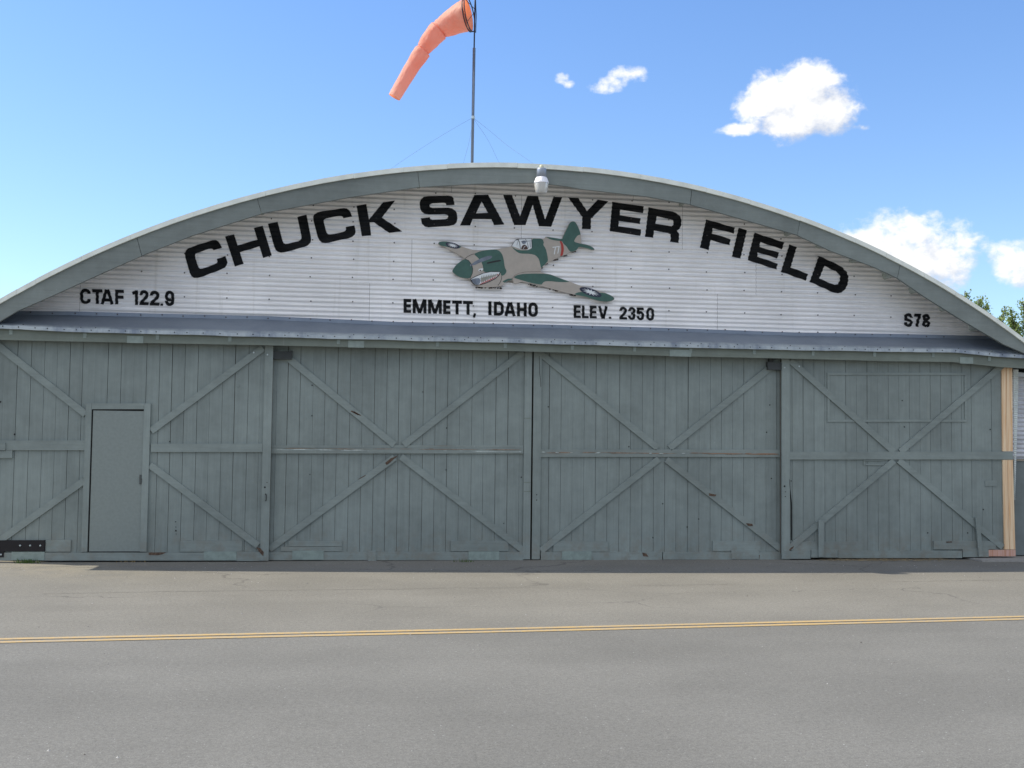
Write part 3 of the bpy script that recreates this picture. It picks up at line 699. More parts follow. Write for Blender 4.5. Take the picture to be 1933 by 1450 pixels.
mb = MB(); a = L2.px(513, 666); b = L2.px(550.5, 679); mb.box(a[0]-.05, b[0], L2.YF-.055, L2.YP-.003, b[1], a[1]+.02); mb.box(b[0]-.012, b[0]+.008, L2.YF-.058, L2.YP, b[1]+.02, a[1]+.03)
L2.jobs.append(('hanger_box', mb, plain('grimy_iron', (.045, .052, .052), .7)))
def streaks(mb_, slot, leaf, x0, x1, y0, y1, n, seed, hmax=1.6, lift=.0052, lmin=8, lmax=60):
    rnd_ = random.Random(seed); mb_.cur = slot
    for k in range(n):
        xa_ = x0+(x1-x0)*rnd_.random(); l_ = rnd_.uniform(lmin, lmax); xb_ = min(xa_+l_, x1); f = (xa_-x0)/(x1-x0); y = y0+(y1-y0)*f+rnd_.uniform(-.8, .8); h = rnd_.uniform(.4, hmax)
        q = [(xa_, y), (xa_+(xb_-xa_)*.3, y-h*.5), (xa_+(xb_-xa_)*.7, y-h*.35), (xb_, y+.1), (xa_+(xb_-xa_)*.6, y+h*.5), (xa_+(xb_-xa_)*.2, y+h*.4)]
        mb_.prism([leaf.px(*p) for p in q], leaf.YF-lift-k*.00012, leaf.YF-lift+.0012)
streaks(R2, 1, L2, 515, 690, 848.5, 850, 16, 1, 1.5, .0048); streaks(R2, 1, L2, 830, 985, 851, 853.2, 9, 2, 1.5, .0048)
streaks(R2, 2, L2, 515, 985, 846.6, 849.2, 26, 3, 1.1, .0048)
L2.spot([(589, 727.6), (589, 785), (585, 895.6), (843, 808), (842, 887), (951, 988), (984, 901), (798, 740)], 2, .008)
L2.spot([(831, 698)], 0, .03)
mb = MB()
mb.prism([L2.px(752, 859.5), L2.px(744, 866), L2.px(738, 872), L2.px(730, 878), L2.px(727, 874), L2.px(738, 865)], L2.YF-.003, L2.YF+.003); L2.jobs.append(('rot_stain', mb, M_brown))
for x0, y0 in ((664, 775), (677, 904), (668, 776)):
    mb = MB(); mb.prism([L2.px(x0, y0), L2.px(x0+14, y0+(8 if y0 < 800 else -8)), L2.px(x0+12, y0+(9 if y0 < 800 else -5)), L2.px(x0-2, y0+2)], L2.YF-.0015, L2.YF+.003); L2.jobs.append(('scuff', mb, M_brown))
L2.done()

# leaf 3
xl3 = P(1005.4, 850, YB).x; xr4 = P(1475, 850, YA).x
L3 = Leaf(YB, xl3, xr4+.25, gr([118, 170, 237, 303, 370, 436, 503, 571, 635, 702, 767, 831, 895, 963, 1026, 1090, 1153, 1217, 1281, 1344, 1408, 1470], 3.0212, 980, YB), 'third sliding door leaf from the left with brown bare wood showing on its middle rail')
L3.stile(xl3, P(1020.4, 850, YB).x)
L3.bar('brace', (1021, 668), (1242, 846), .088); L3.bar('brace', (1480, 673.5), (1264, 846), .088)
L3.bar('brace', (1244, 866.5), (1021, 1040), .088); L3.bar('brace', (1258, 867.5), (1484, 1044), .088, M_worn)
R3 = L3.rect('mid_rail', 1021, 1490, 848.5, 862.8, [M_worn, M_chalk, M_bare, M_bare2])
streaks(R3, 2, L3, 1022, 1470, 854, 858, 30, 4, 1.6, .0008); streaks(R3, 3, L3, 1300, 1470, 855.6, 857.6, 14, 5, 1.4, .0045)
streaks(R3, 1, L3, 1022, 1300, 853.5, 856.5, 10, 6, 2.0, .008, 3, 10)
L3.rect('bottom_rail', 1021, 1250, 1042.3, 1057.4, t=.004); L3.rect('bottom_rail', 1251.5, 1490, 1042.3, 1056.4, t=.004)
L3.rect('patch_board', 1045, 1148, 1022, 1041.6, t=-.006); L3.rect('patch_board', 1346, 1436, 1021.7, 1041, t=-.006)
L3.rect('wheel_cover', 1061, 1116.4, 1041, 1056.8, M_patch, t=.012); L3.rect('wheel_cover', 1380, 1432, 1038.5, 1055, M_rail, t=.014)
mb = MB(); a = L3.px(1447, 684); b = L3.px(1476, 699); mb.box(a[0], b[0]+.05, L3.YF-.055, L3.YP-.003, b[1], a[1]); mb.box(a[0]+.03, a[0]+.09, L3.YF-.03, L3.YP, a[1], a[1]+.08)
L3.jobs.append(('hanger_box', mb, plain('grimy_iron_bracket', (.06, .068, .07), .7)))
L3.spot([(1035, 768), (1447, 816), (1187, 843), (1251, 951), (1297, 995), (1319, 980), (1232.5, 1015), (1456, 903.5), (1453, 764.5)], 2, .009)
for q in ([(1408, 987.5), (1420, 989), (1421, 993), (1412, 993)], [(1212, 1043), (1220, 1045), (1224, 1051), (1214, 1050)], [(1338, 931), (1352, 934), (1350, 937), (1339, 936)], [(1425, 1046), (1434, 1048), (1433, 1055), (1427, 1054)]):
    mb = MB(); mb.prism([L3.px(*p) for p in q], L3.YF-.0065, L3.YF+.002); L3.jobs.append(('rotten_edge', mb, M_brown))
for x, y in ((1013, 934), (1013, 944)): w = P(x, y, L3.YF); mb = MB(); mb.bolt(w.x, w.z, w.y-.001, .008, .003); L3.jobs.append(('lock_hole', mb, M_hole))
# thin crack in the left stile
mb = MB(); w = [L3.px(*p) for p in ((1018, 672), (1018.4, 690), (1018.6, 705), (1020.4, 716), (1020.8, 730))]
for a, b in zip(w, w[1:]): mb.bar(a, b, .005, L3.YF-.0022, L3.YF+.001)
L3.jobs.append(('split', mb, M_hole))
L3.done()

# leaf 4
xr5 = P(1893, 850, YA).x
L4 = Leaf(YA, xr4, xr5, gr([110, 168, 230, 292, 353, 413, 474, 535, 596, 656, 717, 778, 837, 897, 957, 1016, 1077, 1135, 1190, 1249, 1306], 3.0204, 1440, YA), 'rightmost sliding door leaf with a boarded window outline and fresh pine edge')
L4.stile(xr4-.001, P(1489.7, 850, YA).x)
L4.bar('brace', (1492, 680.5), (1688, 853), .088); L4.bar('brace', (1894, 688.5), (1700, 853), .088)
L4.bar('brace', (1688, 870), (1491, 1035), .088); L4.bar('brace', (1697, 869), (1893, 1033), .088)
L4.rect('mid_rail', 1490.4, 1912, 852.6, 867.5, t=.003)
L4.rect('bottom_rail', 1478, 1530, 1040, 1055, t=.002); L4.rect('bottom_rail', 1531, 1581, 1038, 1052.5, t=.010); L4.rect('bottom_rail', 1582, 1816, 1040, 1053.5, t=.003); L4.rect('bottom_rail', 1817, 1865.5, 1036.5, 1051.5, t=.010)
for x0, x1, y0, y1 in ((1562.5, 1825.8, 703.5, 708), (1562.5, 1825.8, 792, 796.5), (1562.5, 1567, 708.4, 791.6), (1821.6, 1825.8, 708.4, 791.6)):
    L4.rect('window_trim', x0, x1, y0, y1, t=-.012)
L4.rect('small_cleat', 1631, 1668, 868.4, 870.4, t=-.012); L4.rect('small_cleat', 1631, 1634, 871, 878.4, t=-.012); L4.rect('small_cleat', 1634.4, 1668, 875.4, 878.4, t=-.012)
L4.rect('patch_board', 1496, 1629, 1022.5, 1040, M_worn, t=-.006); L4.rect('patch_board', 1763, 1880, 1021.5, 1037, M_worn, t=-.004)
L4.rect('upright_cleat', 1543.6, 1554.2, 982, 1051, M_stile, t=.032, base=L4.YF-.0105); 
L4.bar('upright_cleat', (1842.5, 976), (1849, 1050), .062, M_stile, L4.YF-.040, L4.YF-.0105)
for x, y in ((1481, 694), (1508.5, 691.6)): w = P(x, y, L4.YF); mb2 = MB(); mb2.bolt(w.x, w.z, w.y, .013, .008); L4.jobs.append(('bolt', mb2, M_bolt))
for x, y, r in ((1481, 918, .013), (1482.5, 928.5, .007), (1482.5, 937.5, .008), (1493.5, 908, .008)): w = P(x, y, L4.YF); mb = MB(); mb.bolt(w.x, w.z, w.y-.001, r, .003); L4.jobs.append(('lock_hole', mb, M_hole))
mb = MB(); w = [L4.px(*p) for p in ((1489.8, 905), (1491, 918), (1494.4, 950), (1494.6, 1020))]
for a, b in zip(w, w[1:]): mb.bar(a, b, .006, L4.YF-.0012, L4.YP-.002)
L4.jobs.append(('split', mb, M_hole))
L4.spot([(1600, 856), (1703, 756), (1707, 806), (1869, 811), (1856, 962), (1826.5, 1006), (1751, 1006)], 2, .009)
for q in ([(1490, 1037), (1494, 1033), (1499, 1031), (1496, 1036), (1490, 1040)], [(1786, 1022.5), (1796, 1022), (1797, 1024), (1787, 1024.5)]):
    mb = MB(); mb.prism([L4.px(*p) for p in q], L4.YF-.003, L4.YF+.003); L4.jobs.append(('rotten_edge', mb, M_brown))
L4.rect('vent_patch', 1861, 1883, 907, 918, t=-.018)
# fresh pine edge boards, pieced to pass behind the middle rail
def pine(name, c, worn):
    m, t, b = base_mat(name, .6, 0, .3); co_ = t.new('ShaderNodeTexCoord').outputs['Object']
    n = t.noise(t.vm('MULTIPLY', co_, (42, 42, 1.1)), 1.0, 5, .6, .6); kn = t.vor(t.vm('MULTIPLY', co_, (5, 5, 2.4)), 1.0)
    col_ = t.mix(t.ramp(n, .35, .68), c, (c[0]*.80, c[1]*.60, c[2]*.46)); col_ = t.mix(t.ramp(kn, .09, .03), col_, (.20, .07, .03))
    t.l.new(col_, b.inputs['Base Color']); return m
M_pine = pine('fresh_pine', (.86, .68, .46), 0); M_pine2 = pine('pink_pine', (.62, .40, .33), 0)
for (xa_, xb_, xc_, xd_), yt, yb in (((1891.4, 1899.6, 1893, 1901), 691, 852), ((1893.2, 1901.2, 1896.6, 1905.6), 868.2, 1037.4), ((1900.2, 1911.2, 1901.6, 1912.2), 691, 852), ((1901.8, 1912.4, 1906.2, 1917), 868.2, 1037.4)):
    mb = MB(); mb.prism([L4.px(xa_, yt), L4.px(xb_, yt), L4.px(xd_, yb), L4.px(xc_, yb)], L4.YF+.004, L4.YP+.03); L4.jobs.append(('edge_board', mb, M_pine))
L4.rect('edge_board', 1866, 1917, 1038.2, 1050.2, M_pine2, t=.004, base=L4.YP+.03)
L4.done()

# ---- the rest of the shell
mb = MB(); mb.prism([(CX-7.05, .0), (CX-7.0, .0), (CX-7.0, 3.1), (CX-7.05, 3.1)], .02, 19.8); mb.build('side_wall', M_plank, hangar)
mb = MB(); mb.prism([(CX+7.0, .0), (CX+7.05, .0), (CX+7.05, 3.1), (CX+7.0, 3.1)], .02, 19.8); mb.build('side_wall', M_plank, hangar)
mb = MB(); mb.prism([(CX-7.0, 0)]+[(CX-7.0+14*i/L, arcz(CX-7.0+14*i/L, .12)) for i in range(L+1)]+[(CX+7.0, 0)], 19.75, 19.8); mb.build('rear_wall', M_plank, hangar)
# ribbed siding edge that peels away beside the pine board
mb = MB(); n = 60
for i in range(n):
    y0, y1 = 697+(944-697)*i/n, 697+(944-697)*(i+1)/n
    def ed(y): k = (y-697)/(944-697); l_ = 1912.6+2.6*k; r_ = 1922.2-5.5*max(0, k-.15)/.85-1.0*k; return l_, max(r_, l_+.4)
    a, b = ed(y0); c, d = ed(y1)
    A, B = P(a, y0, -.19), P(b, y0, -.15); C, D = P(c, y1, -.19), P(d, y1, -.15)
    m0 = (A+C)/2; m1 = (B+D)/2; m0.y -= .008; m1.y -= .008
    mb.poly([A, B, m1, m0]); mb.poly([m0, m1, D, C])
o = mb.build('siding_edge', plain('pale_siding', (.66, .70, .66), .5, .2), hangar)
md = o.modifiers.new('thick', 'SOLIDIFY'); md.thickness = .003; md.offset = 1

# ---- neighbouring lean-to wall at the right end
annex = empty('lean_to_shed', (11.6, .1, 0), 'pale lean-to wall with grey green lower half past the right end of the doors', 'shed')
mb = MB(); zs_ = P(1928, 866, .05).z; x0 = CX+7.06
z = zs_
while z < 2.66:
    for k in range(8):
        za = z+k*PER/8; zb = za+PER/8
        mb.poly([(x0, .05+wave(za), za), (14, .05+wave(za), za), (14, .05+wave(zb), zb), (x0, .05+wave(zb), zb)])
    z += PER
mb.build('upper_siding', plain('whitewashed_siding', (.60, .62, .66), .5, .1, .15, 3), annex)
mb = MB(); mb.box(x0, 14, .02, .06, .03, zs_-.035); mb.build('lower_panel', plain('grey_green_panel', (.17, .20, .20), .7, 0, .1, 6), annex)
mb = MB(); mb.box(x0, 14, .00, .06, zs_-.033, zs_-.004); mb.build('rail', plain('tan_rail', (.30, .27, .22), .7), annex)
mb = MB(); mb.prism([(x0, 2.67), (14.1, 2.30), (14.1, 2.36), (x0, 2.73)], -.1, 12); mb.build('roof', M_roof, annex)
mb = MB(); mb.box(13.96, 14.0, .065, 11.9, 0, 2.30); mb.build('end_wall', M_plank, annex)
mb = MB(); mb.box(8.75, 14.2, -.60, -.02, -.05, .022)
tag(mb.build('concrete_sill', plain('concrete', (.30, .29, .27), .9, 0, .12, 20), origin=(11, -.3, 0)), 'thin concrete sill at the foot of the right end', None, None, 'structure')

# ================================================================== AIRCRAFT SIGN
ac0 = P(985, 500, -.03)
plane = empty('aircraft_sign', (ac0.x, -.03, ac0.z), 'cut-out painted fighter plane with shark mouth in green and tan mounted on the white gable', 'sign')
def Q(x, y): w = P(800+x/4.8325, 400+y/4.8325, -.06); return (w.x, w.z)
def smooth_loop(pts, it=2):
    for _ in range(it):
        out = []
        for i in range(len(pts)):
            a, b = pts[i], pts[(i+1) % len(pts)]
            out += [(a[0]*.8+b[0]*.2, a[1]*.8+b[1]*.2), (a[0]*.2+b[0]*.8, a[1]*.2+b[1]*.8)]
        pts = out
    return pts
PAINT_TAN = plain('sign_tan_paint', (.42, .375, .325), .5, 0, .05, 12)
PAINT_GREEN = plain('sign_green_paint', (.045, .115, .092), .5, 0, .10, 12)
PAINT_RED = plain('sign_red_paint', (.42, .045, .03), .5)
PAINT_WHITE = plain('sign_white_paint', (.72, .75, .76), .45, 0, .05, 20)
PAINT_NAVY = plain('sign_navy_paint', (.018, .022, .05), .5)
PAINT_BLACK = plain('sign_black_paint', (.012, .012, .013), .5)
PAINT_BROWN = plain('sign_brown_paint', (.07, .035, .025), .6)
PAINT_GREY = plain('sign_blue_grey_paint', (.17, .20, .25), .5, 0, .25, 9)
lay = [0]
def patch(name, pts, mat, level, parent=None, sm=1, thick_=.0016):
    mb = MB(); p = smooth_loop(pts, sm) if sm else pts
    mb.prism([Q(*a) for a in p], -.062-level*.0016, -.060-(level-1)*.0016 if level else -.03); return mb.build(name, mat, parent or plane)
SIL = [(130, 290), (138, 275), (170, 269), (215, 271), (270, 284), (320, 305), (370, 325), (430, 343), (490, 355), (540, 350), (600, 345), (660, 341), (720, 331), (770, 321), (800, 313), (814, 285), (830, 262), (850, 250), (885, 245), (940, 242), (1000, 240), (1060, 243), (1085, 247), (1105, 240), (1108, 228), (1130, 227), (1190, 236), (1262, 250), (1268, 225), (1285, 185), (1305, 145), (1325, 108), (1340, 92), (1360, 86), (1380, 91), (1400, 118), (1420, 165), (1432, 210), (1436, 250), (1434, 290), (1480, 297), (1520, 311), (1550, 330), (1560, 350), (1530, 348), (1480, 331), (1415, 320), (1395, 350), (1370, 362), (1340, 368), (1300, 392), (1250, 404), (1200, 430), (1140, 462), (1098, 482), (1078, 508), (1066, 530), (1070, 548), (1110, 562), (1160, 572), (1210, 592), (1260, 612), (1340, 640), (1400, 665), (1480, 690), (1560, 710), (1640, 733), (1700, 758), (1733, 778), (1740, 798), (1712, 815), (1660, 823), (1600, 815), (1540, 798), (1470, 775), (1400, 762), (1300, 738), (1200, 712), (1100, 685), (1040, 667), (980, 655), (900, 640), (880, 642), (865, 652), (840, 657), (815, 645), (808, 622), (760, 632), (738, 650), (722, 668), (700, 680), (640, 686), (560, 690), (500, 684), (465, 668), (438, 645), (424, 616), (410, 612), (340, 600), (300, 582), (258, 545), (275, 510), (300, 480), (340, 448), (368, 428), (355, 412), (300, 380), (240, 350), (190, 320), (150, 308)]
patch('cut_out_board', SIL, PAINT_TAN, 0, None, 1)
def camo(pts, n=1): return patch('green_camouflage', pts, PAINT_GREEN, n)
camo([(132, 290), (140, 276), (170, 270), (215, 272), (270, 285), (322, 307), (345, 318), (320, 335), (260, 330), (200, 318), (150, 307)])
camo([(455, 385), (500, 365), (545, 353), (600, 347), (655, 343), (690, 356), (714, 385), (728, 430), (738, 505), (757, 542), (738, 575), (706, 586), (700, 550), (640, 543), (545, 553), (540, 500), (525, 455), (490, 415)])
spn = patch('spinner', [(258, 545), (275, 510), (300, 480), (340, 448), (375, 430), (410, 445), (435, 480), (447, 520), (443, 560), (418, 611), (340, 600), (300, 582)], PAINT_GREEN, 1)
camo([(803, 318), (840, 342), (880, 351), (950, 351), (984, 335), (984, 244), (1060, 244), (1085, 252), (1096, 280), (1088, 300), (1112, 335), (1126, 390), (1134, 448), (1110, 474), (1083, 498), (1070, 518), (1062, 480), (1050, 430), (1020, 396), (970, 383), (880, 381), (848, 365), (820, 340)])
camo([(1110, 229), (1190, 238), (1264, 251), (1271, 225), (1290, 185), (1310, 145), (1328, 108), (1342, 93), (1360, 87), (1378, 92), (1398, 119), (1418, 165), (1431, 208), (1405, 214), (1382, 242), (1368, 274), (1434, 292), (1480, 299), (1520, 313), (1550, 332), (1556, 347), (1530, 346), (1480, 330), (1414, 318), (1394, 348), (1368, 360), (1340, 366), (1322, 350), (1304, 318), (1275, 292), (1262, 268), (1200, 262), (1150, 250)])
camo([(815, 600), (850, 577), (900, 567), (1000, 563), (1108, 565), (1160, 574), (1210, 594), (1260, 613), (1335, 638), (1280, 641), (1220, 640), (1160, 633), (1108, 633), (1088, 645), (1074, 667), (980, 650), (900, 626)])
camo([(1372, 752), (1400, 736), (1440, 730), (1520, 742), (1640, 737), (1698, 760), (1731, 780), (1737, 797), (1711, 813), (1660, 821), (1600, 813), (1540, 796), (1470, 773), (1402, 761)])
camo([(715, 636), (760, 612), (806, 607), (806, 621), (760, 631), (737, 648)])
patch('tail_band', [(1238, 266), (1256, 268), (1272, 300), (1278, 345), (1266, 400), (1243, 405), (1254, 355), (1252, 305)], PAINT_RED, 2)
def star(cx, cy, rx, ry, rot):
    el_ = []; 
    for k in range(20):
        a = 2*PI*k/20; x, y = rx*math.cos(a), ry*math.sin(a); el_.append((cx+x*math.cos(rot)-y*math.sin(rot), cy+x*math.sin(rot)+y*math.cos(rot)))
    e = patch('insignia', el_, PAINT_NAVY, 2, sm=0)
    pts = []
    for k in range(24):
        a = 2*PI*k/24; f = .80 if k % 2 == 0 else .34; x, y = rx*f*math.cos(a), ry*f*1.02*math.sin(a)
        pts.append((cx+x*math.cos(rot)-y*math.sin(rot), cy+x*math.sin(rot)+y*math.cos(rot)))
    mb = MB(); mb.prism([Q(*p) for p in pts], -.062-3*.0016, -.0645); mb.build('sunburst', PAINT_WHITE, e)
star(263, 307, 66, 25, .26); star(1521, 733, 106, 33, .33)
def stroke(name, pts, w, mat, lvl, parent=None):
    mb = MB(); rails = thick(pts, w)
    for (a, b), (c, d) in zip(rails, rails[1:]):
        mb.prism([Q(a.x, a.y), Q(c.x, c.y), Q(d.x, d.y), Q(b.x, b.y)], -.062-lvl*.0016, -.0612-(lvl-1)*.0016)
    return mb.build(name, mat, parent or plane)
for x in (0, 32): stroke('number', [(1174+x, 324-x*.12), (1202+x, 321-x*.12), (1196+x, 350-x*.1), (1190+x, 388-x*.2)], 7.5, PAINT_WHITE, 2)
# canopy
can = patch('canopy', [(800, 311), (816, 284), (832, 263), (850, 251), (885, 246), (940, 243), (984, 244), (986, 330), (950, 346), (900, 347), (875, 338), (830, 322)], PAINT_WHITE, 2, sm=0)
patch('pilot', [(885, 344), (892, 318), (905, 303), (920, 299), (938, 312), (952, 336), (940, 345)], PAINT_BROWN, 3, can)
patch('pilot_goggles', [(893, 268), (915, 262), (932, 270), (930, 290), (905, 295), (893, 285)], PAINT_GREY, 3, can)
for s_, w_ in (([(842, 258), (862, 255), (874, 285), (880, 338)], 5), ([(800, 311), (832, 262), (850, 251)], 3.5), ([(886, 270), (984, 266)], 3.5), ([(925, 250), (940, 275), (955, 330)], 3), ([(984, 246), (986, 330)], 4), ([(850, 252), (920, 247), (984, 246)], 3), ([(905, 340), (915, 322), (928, 312)], 3), ([(968, 275), (972, 325)], 3), ([(858, 270), (848, 305)], 2.5)):
    stroke('canopy_frame', s_, w_, PAINT_NAVY if w_ < 4.5 else PAINT_BLACK, 4, can) if w_ != 3 or s_[0][0] != 905 else stroke('canopy_frame', s_, w_, PAINT_WHITE, 4, can)
# exhaust, sheen, eye
patch('nose_sheen', [(432, 478), (470, 450), (520, 425), (580, 403), (615, 400), (625, 410), (610, 428), (560, 446), (505, 466), (455, 490)], PAINT_GREY, 2)
patch('spinner_sheen', [(420, 480), (432, 472), (440, 485), (432, 500), (422, 495)], PAINT_GREY, 3)
patch('exhaust_slot', [(575, 463), (640, 447), (695, 438), (705, 443), (700, 452), (640, 462), (585, 474), (573, 472)], PAINT_BLACK, 3)
eye = patch('eye', [(497, 537), (502, 522), (520, 517), (541, 515), (541, 528), (525, 540), (508, 545)], PAINT_WHITE, 3)
patch('pupil', [(507, 532), (515, 528), (523, 532), (522, 539), (513, 542), (507, 538)], PAINT_BROWN, 4, eye)
# mouth
MO = [(420, 614), (470, 587), (540, 557), (610, 544), (702, 547), (690, 577), (660, 608), (612, 634), (560, 656), (500, 671), (468, 670), (438, 650)]
mouth = patch('mouth_outline', MO, PAINT_BLACK, 3)
patch('mouth', [(432, 614), (475, 592), (543, 563), (612, 550), (692, 551), (682, 575), (655, 603), (608, 628), (556, 650), (502, 665), (470, 664), (445, 645)], PAINT_WHITE, 4, mouth, 0)
patch('lower_gum', [(510, 664), (530, 632), (590, 614), (640, 592), (676, 566), (682, 573), (655, 601), (608, 626), (556, 648)], PAINT_RED, 5, mouth, 0)
patch('intake', [(432, 615), (478, 606), (508, 606), (517, 628), (512, 650), (500, 664), (470, 663), (445, 645)], PAINT_GREY, 5, mouth)
up = [(516, 606)]; n = 10
for i in range(n):
    x = 520+i*15.5; yb_ = 603-i*3.4; up += [(x+2, yb_), (x+6, yb_-24+i*1.4), (x+10, yb_-1)]
up += [(678, 568)]
dn = []
for i in range(9):
    x = 660-i*16.5; y = 583+i*7.4; dn += [(x+7, y-1), (x, y+1)]
patch('throat', up+dn+[(518, 634), (520, 622)], plain('sign_throat_paint', (.30, .30, .26), .5), 6, mouth, 0)
for i in range(10):
    x = 664-i*15.8; y = 583+i*7.0; mb = MB()
    mb.prism([Q(x-6, y+9+2), Q(x+5, y+6+2), Q(x+2.5, y-8)], -.062-7*.0016, -.0700); mb.build('lower_tooth', PAINT_WHITE, mouth)
stroke('chin_line', [(710, 586), (708, 615), (695, 645), (676, 672)], 4, PAINT_BLACK, 2)
stroke('cowl_ring', [(372, 429), (400, 408), (440, 388), (462, 384)], 3.5, PAINT_BLACK, 2)
stroke('spinner_ring', [(375, 430), (410, 445), (435, 480), (447, 520), (443, 560), (420, 611)], 3.5, PAINT_BLACK, 3)
stroke('wing_root_line', [(815, 645), (806, 610), (830, 580), (870, 560), (930, 548), (1064, 546)], 2, PAINT_BROWN, 2)
# old wasp and swallow mud hanging below the board's edge
mb = MB()
for (x0, y0, x1, y1, n_) in ((478, 688, 712, 695, 26), (1180, 434, 1226, 432, 7), (1110, 468, 1145, 468, 5), (950, 657, 1048, 680, 12), (1270, 397, 1308, 395, 5), (1355, 362, 1392, 358, 5), (1070, 512, 1080, 508, 3), (1140, 698, 1260, 730, 7), (1300, 745, 1400, 768, 8), (695, 672, 722, 660, 4)):
    for k in range(n_):
        f = random.random(); c = Q(x0+(x1-x0)*f, y0+(y1-y0)*f+random.uniform(-2, 3)); r = random.uniform(.006, .014)
        mb.prism([(c[0]+r*1.4*math.cos(2*PI*j/6+f)*random.uniform(.6, 1), c[1]+r*.8*math.sin(2*PI*j/6+f)*random.uniform(.6, 1)) for j in range(6)], -.050, -.020)
mb.build('mud_crust', plain('dried_mud', (.05, .035, .03), .9), plane)

# ================================================================== YARD LAMP
lc = P(1022, 346, -.66); lx, ly, lz = lc
k_ = (P(1036, 346, -.66).x-P(1008, 346, -.66).x)/28.0
lamp = empty('yard_light', (lx, ly, lz), 'grey and white outdoor yard light with clear lens on the hangar peak', 'lamp')
mb = MB(); mb.lathe((lx, ly, lz), [(0.01, 28*k_), (8*k_, 28*k_), (8.8*k_, 26*k_), (9.3*k_, 11*k_), (7*k_, 10*k_)], 28); mb.build('ballast_housing', plain('lamp_grey', (.34, .38, .44), .4, .4), lamp, True)
mb = MB(); pr = [(9.5*k_, 11*k_), (11*k_, 9*k_), (13.2*k_, 3*k_), (13.9*k_, 0), (13.5*k_, -.6*k_)]
seg = 56
b0 = len(mb.v)
for r, h in pr:
    for j in range(seg):
        rr = r*(1.0 if j % 2 else .955) if h > .5*k_ else r; a = 2*PI*j/seg; mb.v.append((lx+rr*math.cos(a), ly+rr*math.sin(a), lz+h))
for i in range(len(pr)-1):
    for j in range(seg):
        j2 = (j+1) % seg; mb.f.append([b0+i*seg+j, b0+i*seg+j2, b0+(i+1)*seg+j2, b0+(i+1)*seg+j]); mb.mi.append(0); mb.tint.append(.5)
mb.build('reflector_collar', plain('lamp_white', (.80, .80, .84), .35, .1), lamp)
m, t, b = base_mat('lamp_lens', .35, 0, .5); b.inputs['Base Color'].default_value = (.78, .77, .73, 1); b.inputs['Transmission Weight'].default_value = .35
mb = MB(); mb.lathe((lx, ly, lz), [(13.2*k_, -.8*k_), (12.9*k_, -5*k_), (11.6*k_, -12*k_), (10.2*k_, -18*k_), (9.4*k_, -18.6*k_), (.001, -18.6*k_)], 32); mb.build('lens', m, lamp, True)
mb = MB(); mb.lathe((lx, ly, lz), [(.001, 34*k_), (3.2*k_, 34*k_), (4.0*k_, 32*k_), (4.0*k_, 28*k_)], 14); mb.build('photocell', plain('photocell', (.62, .60, .42), .4), lamp, True)
mb = MB(); mb.tube([(lx, ly, lz+18*k_), (lx, ly+.05, lz+.16), (lx, -.50, lz+.10)], .018); mb.box(lx-.03, lx+.03, -.512, -.50, lz+.02, lz+.18); mb.build('bracket_arm', M_bolt, lamp)

# ================================================================== WINDSOCK
YS = .6
pb = P(891.6, 306, YS); ptop = P(898, -60, YS); pm = P(895, 91, YS)
sock = empty('windsock', (pb.x, YS, pb.z-.15), 'faded orange windsock hanging from a thin grey pole above the hangar roof', 'windsock')
pole_base = Vector((pb.x-.004, YS, arcz(pb.x)-.03))
mb = MB(); mb.tube([pole_base, pm], .021, 14); mb.build('pole', plain('pole_grey', (.17, .20, .25), .45, .5), sock, True)
mb = MB(); mb.tube([pm-Vector((0, 0, .05)), ptop], .0105, 10); mb.build('mast', plain('mast_dark', (.03, .035, .06), .45, .5), sock, True)
clampz = P(893, 222, YS); mb = MB(); mb.lathe(clampz, [(.001, -.02), (.027, -.02), (.027, .02), (.001, .02)], 14); mb.build('clamp_collar', M_bolt, sock)
def wire(a, b, sag=.0, wob=.0):
    mb_ = MB(); n_ = 16; pts_ = []
    for i in range(n_+1):
        f = i/n_; p = a.lerp(b, f); p.z -= sag*4*f*(1-f); p.x += wob*math.sin(f*9)*f*(1-f)*2; pts_.append(p)
    mb_.tube(pts_, .0016, 5); mb_.build('guy_wire', M_wire, sock)
cw = clampz
def roofpt(px, py, Y):
    w_ = P(px, py, Y); return Vector((w_.x, Y, arcz(w_.x)-.01))
wire(cw, roofpt(718, 326, -.2), -.03, .0); wire(cw-Vector((0, 0, .02)), roofpt(862, 314, 2.2), 0, .03)
wire(cw, roofpt(997, 312, 1.8), .03, .06); wire(cw, roofpt(1026, 312, -.2), .02, .02)
# hoop and fabric
def SP(px, py, dy=0.0): return P(px, py, YS+dy)
ringc = SP(886.5, 27.5, -.02); R0 = 31.5*(SP(900, 27).x-SP(899, 27).x)
mb = MB()
tang0 = Vector((-.92, .40, -.12)).normalized()     # blowing to the left, a little away
def ring(c, tdir, r, seg_=40):
    z_ = Vector((0, 0, 1)); e2 = (z_-tdir*z_.dot(tdir)).normalized(); e1 = tdir.cross(e2)
    return [c+(e1*math.cos(2*PI*k/seg_)+e2*math.sin(2*PI*k/seg_))*r for k in range(seg_)]
for dd in (0.0, -.035):
    rp = ring(ringc+tang0*(-dd), tang0, R0*(1.0+dd*.3)); rp.append(rp[0]); mb.tube(rp, .008, 6, False)
for k in (5, 15, 25, 35):
    rp = ring(ringc, tang0, R0); mb.tube([rp[k], SP(897, 20+(k-20)*.3)], .004, 5)
mb.tube([SP(897, 59), SP(890, 60), SP(884, 56)], .007, 6); mb.tube([SP(898, 62), SP(899, 30), SP(897.5, -8)], .006, 6)
mb.build('hoop_frame', plain('hoop_black', (.03, .035, .05), .5, .5), sock)
